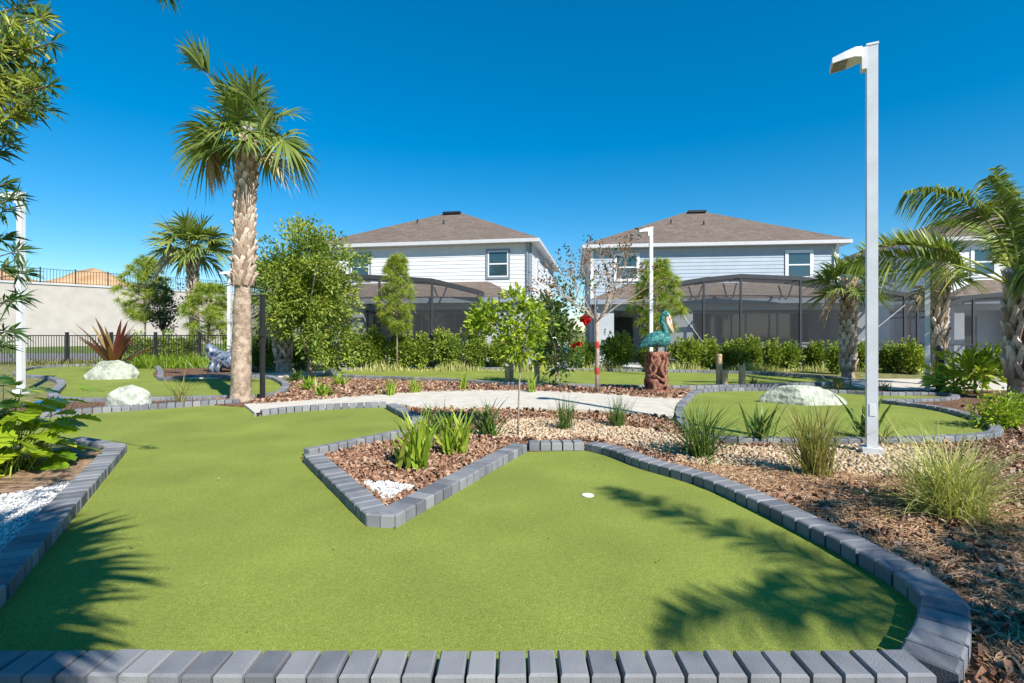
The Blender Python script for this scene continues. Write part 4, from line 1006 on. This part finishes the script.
mb = MB(); P = spline([(.27, 0, .89), (.32, 0, .76), (.37, 0, .58), (.405, 0, .44)], 18); mb.tube(P, interp_r([.045, .035, .026, .012], len(P)), 10); mb.build('bill', 'bill_paint', pel, True)
mb = MB(); P = spline([(.245, 0, .84), (.265, 0, .70), (.32, 0, .58), (.385, 0, .455)], 18); mb.tube(P, interp_r([.03, .05, .045, .01], len(P)), 10); mb.build('pouch', 'bill_paint', pel, True)

# blue statue
root = thing('animal_statue', 'shiny dark blue and silver animal statue left of the tall palm', 'statue', (*G(224, 373), 0))
mb = MB(); P = spline([(.95, .1, .12), (.6, .05, .3), (.25, 0, .42), (-.1, 0, .5), (-.33, 0, .66), (-.5, 0, .9), (-.58, 0, 1.0)], 48); mb.tube(P, interp_r([.05, .22, .31, .3, .22, .14, .03], len(P)), 16); mb.build('body', 'statue_blue', root, True)
for x_, y_ in ((-.28, -.2), (-.05, -.24), (-.25, .2), (.5, -.2), (.5, .2)):
    mb = MB(); mb.tube([(x_, y_ * .7, .42), (x_ - .05, y_, .2), (x_ - .02, y_, .0)], [.12, .09, .08], 10); mb.box((x_ - .07, y_, .03), (.2, .13, .06)); mb.build('leg', 'statue_blue', root, True)
for sd in (-1, 1):
    mb = MB(); mb.tube([(-.36, sd * .14, .78), (-.36, sd * .2, .84)], [.06, .03], 10); mb.build('eye', 'cup_white', root)
for k in range(6):
    mb = MB(); x_ = -.15 + k * .16; z_ = .78 - .06 * k; mb.tube([(x_, 0, z_ - .1), (x_ + .05, 0, z_ + .04)], [.06, .01], 6); mb.build('back_spike', 'statue_blue', root)

# ------------------------------------------------------------------ houses
def lap_wall(mb, x0, x1, z0, z1, y, n_out=-1, axis='x', pitch=.175, skip=()):
    """overlapping boards; axis x: wall in plane y; axis y: wall in plane x=y value"""
    z = z0
    while z < z1 - .01:
        t = min(z + pitch, z1); b, tp = .022, .004
        if axis == 'x':
            V = [(x0, y + n_out * b, z), (x1, y + n_out * b, z), (x1, y + n_out * tp, t), (x0, y + n_out * tp, t), (x0, y, z), (x1, y, z)]
            F = [(0, 1, 2, 3), (4, 5, 1, 0)]
        else:
            V = [(y + n_out * b, x0, z), (y + n_out * b, x1, z), (y + n_out * tp, x1, t), (y + n_out * tp, x0, t), (y, x0, z), (y, x1, z)]
            F = [(0, 1, 2, 3), (4, 5, 1, 0)]
        mb.add(V, np.array(F)); z = t

def window(parent, cx, z0, z1, w, y, trim, frame='white_paint', side=None):
    mb = MB(); tw = .09
    def bx(m, a0, a1, b0, b1, d0, d1):
        if side is None: m.lohi((cx + a0, y - d1, b0), (cx + a1, y - d0, b1))
        else: m.lohi((y + side * d0, cx + a0, b0), (y + side * d1, cx + a1, b1))
    h = w / 2
    bx(mb, -h - tw, -h, z0 - tw, z1 + tw, .0, .045); bx(mb, h, h + tw, z0 - tw, z1 + tw, .0, .045); bx(mb, -h, h, z1, z1 + tw, .0, .045); bx(mb, -h, h, z0 - tw, z0, .0, .045)
    wo = mb.build('window', trim, parent)
    mb = MB(); k = .05
    bx(mb, -h, -h + k, z0, z1, .012, .04); bx(mb, h - k, h, z0, z1, .012, .04); bx(mb, -h + k, h - k, z1 - k, z1, .012, .04); bx(mb, -h + k, h - k, z0, z0 + k, .012, .04)
    zm = (z0 + z1) / 2; bx(mb, -h + k, h - k, zm - .03, zm + .03, .012, .038); mb.build('window_frame', frame, wo)
    mb = MB(); bx(mb, -h + k, h - k, z0 + k, z1 - k, .014, .022); mb.build('window_pane', 'window_glass', wo)

def hip_roof(mb, x0, x1, y0, y1, z, pitch, apex):
    w = (x1 - x0) / 2; zc = z + w * pitch * .97; cx = (x0 + x1) / 2 + apex
    V = [(x0, y0, z), (x1, y0, z), (x1, y1, z), (x0, y1, z), (cx, y0 + w, zc), (cx, y1 - w, zc)]
    mb.add(V, [np.array([(0, 1, 4)]), np.array([(1, 2, 5, 4)]), np.array([(2, 3, 5)]), np.array([(3, 0, 4, 5)])])
    return zc

ROT = R(-7)
def house(label, cx, cy, wall, trim, wtrim, win, lanai, openings, W=11.3, D=13.2, dark_side=False, stucco='stucco_grey', lanai_wall='stucco_light', rot=None, apex=.5):
    root = thing('house', label, 'house', (cx, cy, 0), ROT if rot is None else rot, 'two storey houses')
    h = W / 2; Z1, Z2, OV = 3.0, 5.5, .4
    mb = MB(); mb.lohi((-h + .01, .03, 0), (h - .01, D, Z2)); mb.build('wall', stucco, root)
    mb = MB(); lap_wall(mb, -h, h, Z1, Z2, 0); lap_wall(mb, 0, D, Z1, Z2, h, 1, 'y'); lap_wall(mb, 0, D, Z1, Z2, -h, -1, 'y'); mb.build('siding', wall, root)
    mb = MB(); mb.lohi((-h - .02, -.03, Z1 - .2), (h + .02, 0.0, Z1)); mb.lohi((h, 0, Z1 - .2), (h + .03, D, Z1)); mb.lohi((-h - .03, 0, Z1 - .2), (-h, D, Z1)); mb.build('belt_trim', trim if not dark_side else wtrim, root)
    for sx in (-1, 1):
        mb = MB(); mb.lohi((sx * (h + .035) - .07, -.035, Z1), (sx * (h + .035) + .07 * (1 if sx < 0 else -1) * 0, .09, Z2)) if False else mb.box((sx * (h - .03), .02, (Z1 + Z2) / 2), (.13, .13, Z2 - Z1)); mb.build('corner_trim', wtrim, root)
    # roof
    mb = MB(); zc = hip_roof(mb, -h - OV, h + OV, -OV, D + OV, Z2 + .14, .5, apex); rf = mb.build('roof', 'shingle', root)
    mb = MB(); a, b = -h - OV, h + OV
    mb.lohi((a - .03, -OV - .03, Z2 - .03), (b + .03, -OV, Z2 + .13)); mb.lohi((a - .03, D + OV, Z2 - .03), (b + .03, D + OV + .03, Z2 + .13)); mb.lohi((a - .03, -OV, Z2 - .03), (a, D + OV, Z2 + .13)); mb.lohi((b, -OV, Z2 - .03), (b + .03, D + OV, Z2 + .13)); mb.build('fascia', 'fascia_white', root)
    mb = MB(); mb.lohi((a, -OV, Z2 - .02), (b, 0, Z2)); mb.lohi((a, 0, Z2 - .02), (-h, D, Z2)); mb.lohi((h, 0, Z2 - .02), (b, D, Z2)); mb.build('soffit', 'white_paint', root)
    vy = h - OV - .25; vz = Z2 + .14 + (vy + OV) * .5
    mb = MB(); mb.bar((apex - .5, vy - .12, vz - .06), (apex + .5, vy - .12, vz - .06), .34, .12); mb.build('ridge_vent', 'black_metal', rf)
    for (vx, vy) in ((-1.3, 2.9), (.3, 2.5)):
        mb = MB(); mb.tube([(vx, vy, Z2 + .1 + vy * .5), (vx, vy, Z2 + .5 + vy * .5)], .04, 8); mb.build('roof_pipe', 'black_metal', rf)
    mb = MB(); mb.box((h - .16, -.075, (Z1 + Z2) / 2 - .1), (.07, .06, Z2 - Z1 - .5)); mb.bar((h - .16, -.075, Z2 - .36), (h - .16, -OV + .03, Z2 - .06), .07, .06); mb.build('downspout', wtrim, root)
    for (wx, z0, z1, ww) in win: window(root, wx, z0, z1, ww, -.02, wtrim)
    for wy in (2.2, 6.5): window(root, wy, 3.9, 5.0, .75, h + .02, trim, side=1)
    for wy in (3.2, 8.0): window(root, wy, 3.9, 5.0, .75, -h - .02, trim, side=-1)
    # one storey lanai
    lx0, lx1, dep = lanai; zf = 2.62
    mb = MB(); xs = [lx0]
    for (o0, o1) in openings: xs += [o0, o1]
    xs.append(lx1)
    for k in range(0, len(xs), 2): mb.lohi((xs[k], -dep, 0), (xs[k + 1], -dep + .2, zf))
    for (o0, o1) in openings: mb.lohi((o0, -dep, 2.36), (o1, -dep + .2, zf))
    mb.lohi((lx0, -dep + .2, 0), (lx0 + .2, 0, zf)); mb.lohi((lx1 - .2, -dep + .2, 0), (lx1, 0, zf)); mb.build('lanai_wall', lanai_wall, root)
    mb = MB(); mb.lohi((lx0 + .2, -dep + .2, 2.5), (lx1 - .2, 0, 2.56)); mb.build('lanai_ceiling', 'stucco_grey', root)
    mb = MB(); ov = .3
    V = [(lx0 - ov, -dep - ov, 2.84), (lx1 + ov, -dep - ov, 2.84), (lx1 + ov, 0, 2.84), (lx0 - ov, 0, 2.84), (lx0 + 1.6, -.02, 3.75), (lx1 - 1.6, -.02, 3.75)]
    mb.add(V, [np.array([(0, 1, 5, 4)]), np.array([(1, 2, 5)]), np.array([(3, 0, 4)])]); mb.build('lanai_roof', 'shingle', root)
    mb = MB(); mb.lohi((lx0 - ov, -dep - ov - .03, 2.62), (lx1 + ov, -dep - ov, 2.83)); mb.lohi((lx0 - ov - .03, -dep - ov, 2.62), (lx0 - ov, 0, 2.83)); mb.lohi((lx1 + ov, -dep - ov, 2.62), (lx1 + ov + .03, 0, 2.83)); mb.lohi((lx0 - ov, -dep - ov, 2.625), (lx1 + ov, -dep, 2.64)); mb.build('lanai_fascia', 'fascia_grey', root)
    for (o0, o1) in openings:
        w = o1 - o0
        if w < 2: 
            mb = MB(); mb.lohi((o0 + .2, -.05, 0), (o0 + 1.1, -.02, 2.1)); mb.build('back_door', 'black_metal', root); continue
        n = max(3, int(w / 1.3)); fr = MB(); gl = MB(); x0, x1 = o0 + .15, o1 - .15; st = (x1 - x0) / n
        for k in range(n + 1): fr.lohi((x0 + k * st - .035, -.07, .02), (x0 + k * st + .035, .0, 2.35))
        fr.lohi((x0, -.065, 2.28), (x1, .0, 2.36)); fr.lohi((x0, -.065, .02), (x1, 0, .1)); f = fr.build('sliding_door', 'trim_grey', root)
        for k in range(n): gl.lohi((x0 + k * st + .035, -.03, .1), (x0 + (k + 1) * st - .035, -.02, 2.28))
        gl.build('door_pane', 'window_glass', f)
    return root

house('white sided two storey house on the left', -4.3, 23.75, 'siding_white', 'white_paint', 'trim_grey', [(3.72, 3.95, 5.15, .95), (-3.1, 3.95, 5.15, .95)],
      (-4.75, 4.85, 2.5), [(-4.5, -2.25), (-1.7, 3.4)], W=10.5, D=11, rot=R(-10), apex=.15)
house('blue grey sided two storey house in the middle', 9.5, 23.88, 'siding_blue', 'white_paint', 'white_paint', [(3.95, 3.95, 5.15, 1.05), (-3.95, 3.95, 5.15, 1.05)],
      (-5.5, 5.5, 2.5), [(-4.75, -2.8), (-1.4, 4.55)])
house('white sided two storey house at the right edge', 24.9, 21.95, 'siding_white', 'white_paint', 'white_paint', [(-3.8, 3.95, 5.15, .9), (3.5, 3.95, 5.15, .9)],
      (-5.6, 3.0, .9), [(-5.2, -3.3)], stucco='siding_blue', D=9.5)

def enclosure(label, cx, cy, prof, dep, back, cables=False):
    """arched screen enclosure: profile (x, z) across, extruded from y=-dep to y=-back in house axes"""
    root = thing('screen_enclosure', label, 'screen enclosure', (cx, cy, 0), ROT, 'pool screen enclosures')
    yf, yb = -dep, -back; P = prof
    for k, (x, z) in enumerate(P):
        if k in (0, len(P) - 1) or k % 1 == 0:
            mb = MB(); mb.lohi((x - .035, yf - .035, 0), (x + .035, yf + .035, z - .03)); mb.build('post', 'bronze_metal', root)
    mb = MB()
    for (a, b) in zip(P[:-1], P[1:]):
        for y in (yf, (yf + yb) / 2, yb): mb.bar((a[0], y, a[1]), (b[0], y, b[1]), .06, .16)
    for (x, z) in P: mb.bar((x, yf + .03, z - .06), (x, yb, z - .06), .05, .09)
    mb.build('roof_beams', 'bronze_metal', root)
    mb = MB()
    for zr in (.06, .95):
        mb.lohi((P[0][0] + .035, yf - .025, zr - .03), (P[-1][0] - .035, yf + .025, zr + .03))
    for x in (P[0][0], P[-1][0]):
        for zr in (.06, .95, 2.0): mb.lohi((x - .025, yf + .035, zr - .03), (x + .025, yb, zr + .03))
        mb.lohi((x - .03, (yf + yb) / 2 - .03, .09), (x + .03, (yf + yb) / 2 + .03, 2.3))
    mb.build('rails', 'bronze_metal', root)
    for k in range(1, len(P) - 1):
        x, z = P[k]
        if z > 3.0:
            for dx in (-.45, .45):
                mb = MB(); mb.bar((x + dx * .25, yb, 2.86), (x + dx * .6, yb, z - .15), .05); mb.build('strut', 'bronze_metal', root)
    mb = MB(); s = MB()
    for (a, b) in zip(P[:-1], P[1:]):
        s.add([(a[0], yf, 0), (b[0], yf, 0), (b[0], yf, b[1]), (a[0], yf, a[1])], np.array([(0, 1, 2, 3)]))
    s.build('front_screen', 'screen_mesh', root)
    s = MB()
    for (a, b) in zip(P[:-1], P[1:]): s.add([(a[0], yf, a[1] + .01), (b[0], yf, b[1] + .01), (b[0], yb, b[1] + .01), (a[0], yb, a[1] + .01)], np.array([(0, 1, 2, 3)]))
    s.build('roof_screen', 'screen_mesh', root)
    for (x, z) in (P[0], P[-1]):
        s = MB(); s.add([(x, yf, 0), (x, yb, 0), (x, yb, z), (x, yf, z)], np.array([(0, 1, 2, 3)])); s.build('side_screen', 'screen_mesh', root)
    # thin brace cables across the end bays
    for (a, b) in (((P[0], P[1]), (P[-2], P[-3])) if cables else ()):
        mb = MB(); mb.tube([(a[0], yf - .04, a[1] - .4), (b[0], yf - .04, .95)], .009, 5); mb.build('brace_cable', 'white_paint', root)
    return root
enclosure('dark screen enclosure behind the left house', -4.75, 23.5, [(-5.3, 3.3), (-3.7, 3.72), (-1.9, 3.65), (.1, 3.55), (2.2, 3.4), (4.0, 2.95)], 4.1, 2.9)
enclosure('wide arched screen enclosure behind the middle house', 9.5, 23.88, [(-2.75, 3.3), (-1.4, 3.5), (.0, 3.62), (2.2, 3.5), (4.2, 3.15), (5.9, 2.85), (6.35, 2.75)], 4.3, 2.9, True)
enclosure('screen enclosure behind the right house', 21.75, 22.0, [(-5.3, 2.3), (-3.9, 2.75), (-2.2, 2.9), (-.4, 3.0)], 3.6, 1.0)

# patio furniture and pools
def pool(label, x0, x1, y, d=1.6, z=.22):
    root = thing('raised_pool', label, 'pool', ((x0 + x1) / 2, y, 0), ROT, 'raised pools behind the hedge')
    w = (x1 - x0) / 2
    mb = MB(); mb.lohi((-w, -.12, 0), (w, 0, z)); mb.lohi((-w, d, 0), (w, d + .12, z)); mb.lohi((-w, 0, 0), (-w + .12, d, z)); mb.lohi((w - .12, 0, 0), (w, d, z)); mb.build('pool_wall', 'pool_tile', root)
    mb = MB(); mb.lohi((-w - .03, -.16, z), (w + .03, .04, z + .05)); mb.lohi((-w - .03, d - .04, z), (w + .03, d + .16, z + .05)); mb.build('coping', 'deck', root)
    mb = MB(); mb.lohi((-w + .12, 0, z - .08), (w - .12, d, z - .04)); mb.build('water', 'pool_water', root)
pool('teal tiled raised pool behind the left hedge', -5.6, -.6, 20.0); pool('teal tiled raised pool behind the middle hedge', 6.2, 13.2, 19.5)
def patio_chair(label, x, y, rz):
    root = thing('patio_chair', label, 'chair', (x, y, 0), rz, 'grey patio chairs')
    mb = MB(); mb.box((0, 0, .42), (.6, .55, .1)); mb.build('seat', 'cushion', root)
    mb = MB(); mb.box((0, .27, .72), (.6, .08, .56)); mb.build('backrest', 'cushion', root)
    for a in (-.27, .27):
        for b in (-.23, .23):
            mb = MB(); mb.box((a, b, .185), (.04, .04, .37)); mb.build('leg', 'bronze_metal', root)
        mb = MB(); mb.box((a * 1.05, 0, .62), (.05, .5, .05)); mb.build('armrest', 'bronze_metal', root)
    return root
pc = patio_chair('pale patio chair left of the pair before the left sliding doors', -2.95, 21.1, 2.9)
copy_thing(pc, (-2.2, 21.05, 0), 'pale patio chair right of the pair before the left sliding doors', rz=3.4)
copy_thing(pc, (12.1, 20.6, 0), 'pale patio chair at the right end of the middle patio', rz=2.8)
copy_thing(pc, (10.2, 20.9, 0), 'pale patio chair in front of the middle sliding doors', rz=3.3)

# ------------------------------------------------------------------ retaining wall, fences, far terrain
W0, wd = np.array([-42., 44.]), unit(np.array([8., 10.])); wn = np.array([wd[1], -wd[0]])
def wp(t, o=0.0): p = W0 + wd * t - wn * o; return (p[0], p[1])
mb = MB(); H = 5.55; t0, t1 = -28, 62
V = [(*wp(t0), 0), (*wp(t1), 0), (*wp(t1), H), (*wp(t0), H), (*wp(t0, .5), 0), (*wp(t1, .5), 0), (*wp(t1, .5), H), (*wp(t0, .5), H)]
mb.add(V, np.array([(0, 1, 2, 3), (3, 2, 6, 7), (5, 4, 7, 6), (0, 3, 7, 4), (1, 5, 6, 2)])); 
root = thing('retaining_wall', 'high beige retaining wall beyond the road at left', 'wall', (0, 0, 0)); mb.build('wall_face', 'wall_concrete', root)
mb = MB(); ang = math.atan2(wd[1], wd[0])
c = (np.array(wp(t0, .25)) + np.array(wp(t1, .25))) / 2; mb.box((c[0], c[1], H + .08), (t1 - t0, .7, .16), ang); mb.build('coping', 'stucco_light', root)
# terrain above
n = 60; gx = np.linspace(-30, 70, n); gy = np.linspace(.5, 130, 50); V = []
for o in gy:
    for t in gx:
        p = wp(t, o); z = H - .3
        for (mt, mo, r, hh) in ((-4, 20, 9, 4.0), (9, 24, 10, 4.8), (2, 40, 14, 5.0), (-18, 26, 10, 3.5)):
            z += hh * max(0, 1 - math.hypot(t - mt, o - mo) / r) ** 1.2
        V.append((*p, z + .15 * math.sin(t * 1.3 + o)))
mb = MB(); mb.add(V, np.array([(i * n + j, (i + 1) * n + j, (i + 1) * n + j + 1, i * n + j + 1) for i in range(49) for j in range(n - 1)]))
tag(mb.build('upper_terrain', 'sand', smooth=True), kind='structure')

def fence(label, A, B, z0, h, bay, picket, name='metal_fence', thick=.05, pt=.018):
    A, B = np.array(A), np.array(B); L = np.linalg.norm(B - A); n = int(round(L / bay)); d = (B - A) / L; a = math.atan2(d[1], d[0])
    root = thing(name, label, 'fence', (A[0], A[1], z0), a, 'black picket fences'); bay = L / n
    pm = MB(); pm.box((0, 0, (h + .08) / 2), (thick, thick, h + .08)); pm.box((0, 0, h + .095), (thick + .02, thick + .02, .03)); post = pm.build('post', 'black_metal', root)
    fm = MB()
    for zz in (h - .03, .12): fm.lohi((thick / 2, -.015, zz - .02), (bay - thick / 2, .015, zz + .02))
    k = int(bay / picket)
    for i in range(1, k): fm.lohi((i * bay / k - pt / 2, -pt / 2, .05), (i * bay / k + pt / 2, pt / 2, h - .052))
    panel = fm.build('fence_panel', 'black_metal', root)
    for i in range(1, n + 1):
        c = post.copy(); COL.objects.link(c); c.parent = root; c.location = (i * bay, 0, 0)
        if i < n: c = panel.copy(); COL.objects.link(c); c.parent = root; c.location = (i * bay, 0, 0)
fence('black picket fence along the road before the retaining wall', (-26.0, 20.9), (-11.2, 20.9), 0, 1.3, 1.83, .105, thick=.09)
fence('thin black fence along the top of the retaining wall', wp(-14, .3), wp(46, .3), H + .16, 1.3, 2.4, .2, pt=.03, thick=.09)

# ------------------------------------------------------------------ light, sky, camera
EL, AZ = R(40), math.atan2(.6, -.8)
sd = Vector((math.sin(AZ) * math.cos(EL), math.cos(AZ) * math.cos(EL), math.sin(EL)))
su = bpy.data.lights.new('sun', 'SUN'); su.energy = 4.6; su.angle = R(.53); su.color = (1, .955, .88)
so = bpy.data.objects.new('sun', su); COL.objects.link(so); so.rotation_euler = (-sd).to_track_quat('-Z', 'Y').to_euler()
w = bpy.data.worlds.new('World'); SC.world = w; w.use_nodes = True
nt = w.node_tree
for n in list(nt.nodes): nt.nodes.remove(n)
out = nt.nodes.new('ShaderNodeOutputWorld'); bg = nt.nodes.new('ShaderNodeBackground'); sky = nt.nodes.new('ShaderNodeTexSky')
sky.sky_type = 'NISHITA'; sky.sun_disc = False; sky.sun_elevation = EL; sky.sun_rotation = AZ
sky.air_density = 1.0; sky.dust_density = .1; sky.ozone_density = 4.0; sky.altitude = 900
hs = nt.nodes.new('ShaderNodeHueSaturation'); hs.inputs['Saturation'].default_value = 1.6; hs.inputs['Hue'].default_value = .494; hs.inputs['Value'].default_value = .98
gm = nt.nodes.new('ShaderNodeGamma'); gm.inputs[1].default_value = .80; nt.links.new(sky.outputs[0], gm.inputs[0]); nt.links.new(gm.outputs[0], hs.inputs['Color']); nt.links.new(hs.outputs[0], bg.inputs[0]); nt.links.new(bg.outputs[0], out.inputs[0])
bg.inputs[1].default_value = .128
cam = bpy.data.cameras.new('camera'); co = bpy.data.objects.new('camera', cam); COL.objects.link(co)
co.location = (0, 0, EYE); co.rotation_euler = (R(90), 0, 0); cam.sensor_width = 36; cam.lens = FOC * 36 / 1024; cam.shift_y = -(341.5 - HOR) / 1024
cam.clip_start = .05; cam.clip_end = 2000
SC.camera = co
vs = SC.view_settings; vs.view_transform = 'Standard'; vs.look = 'None'; vs.gamma = 1; vs.exposure = .78
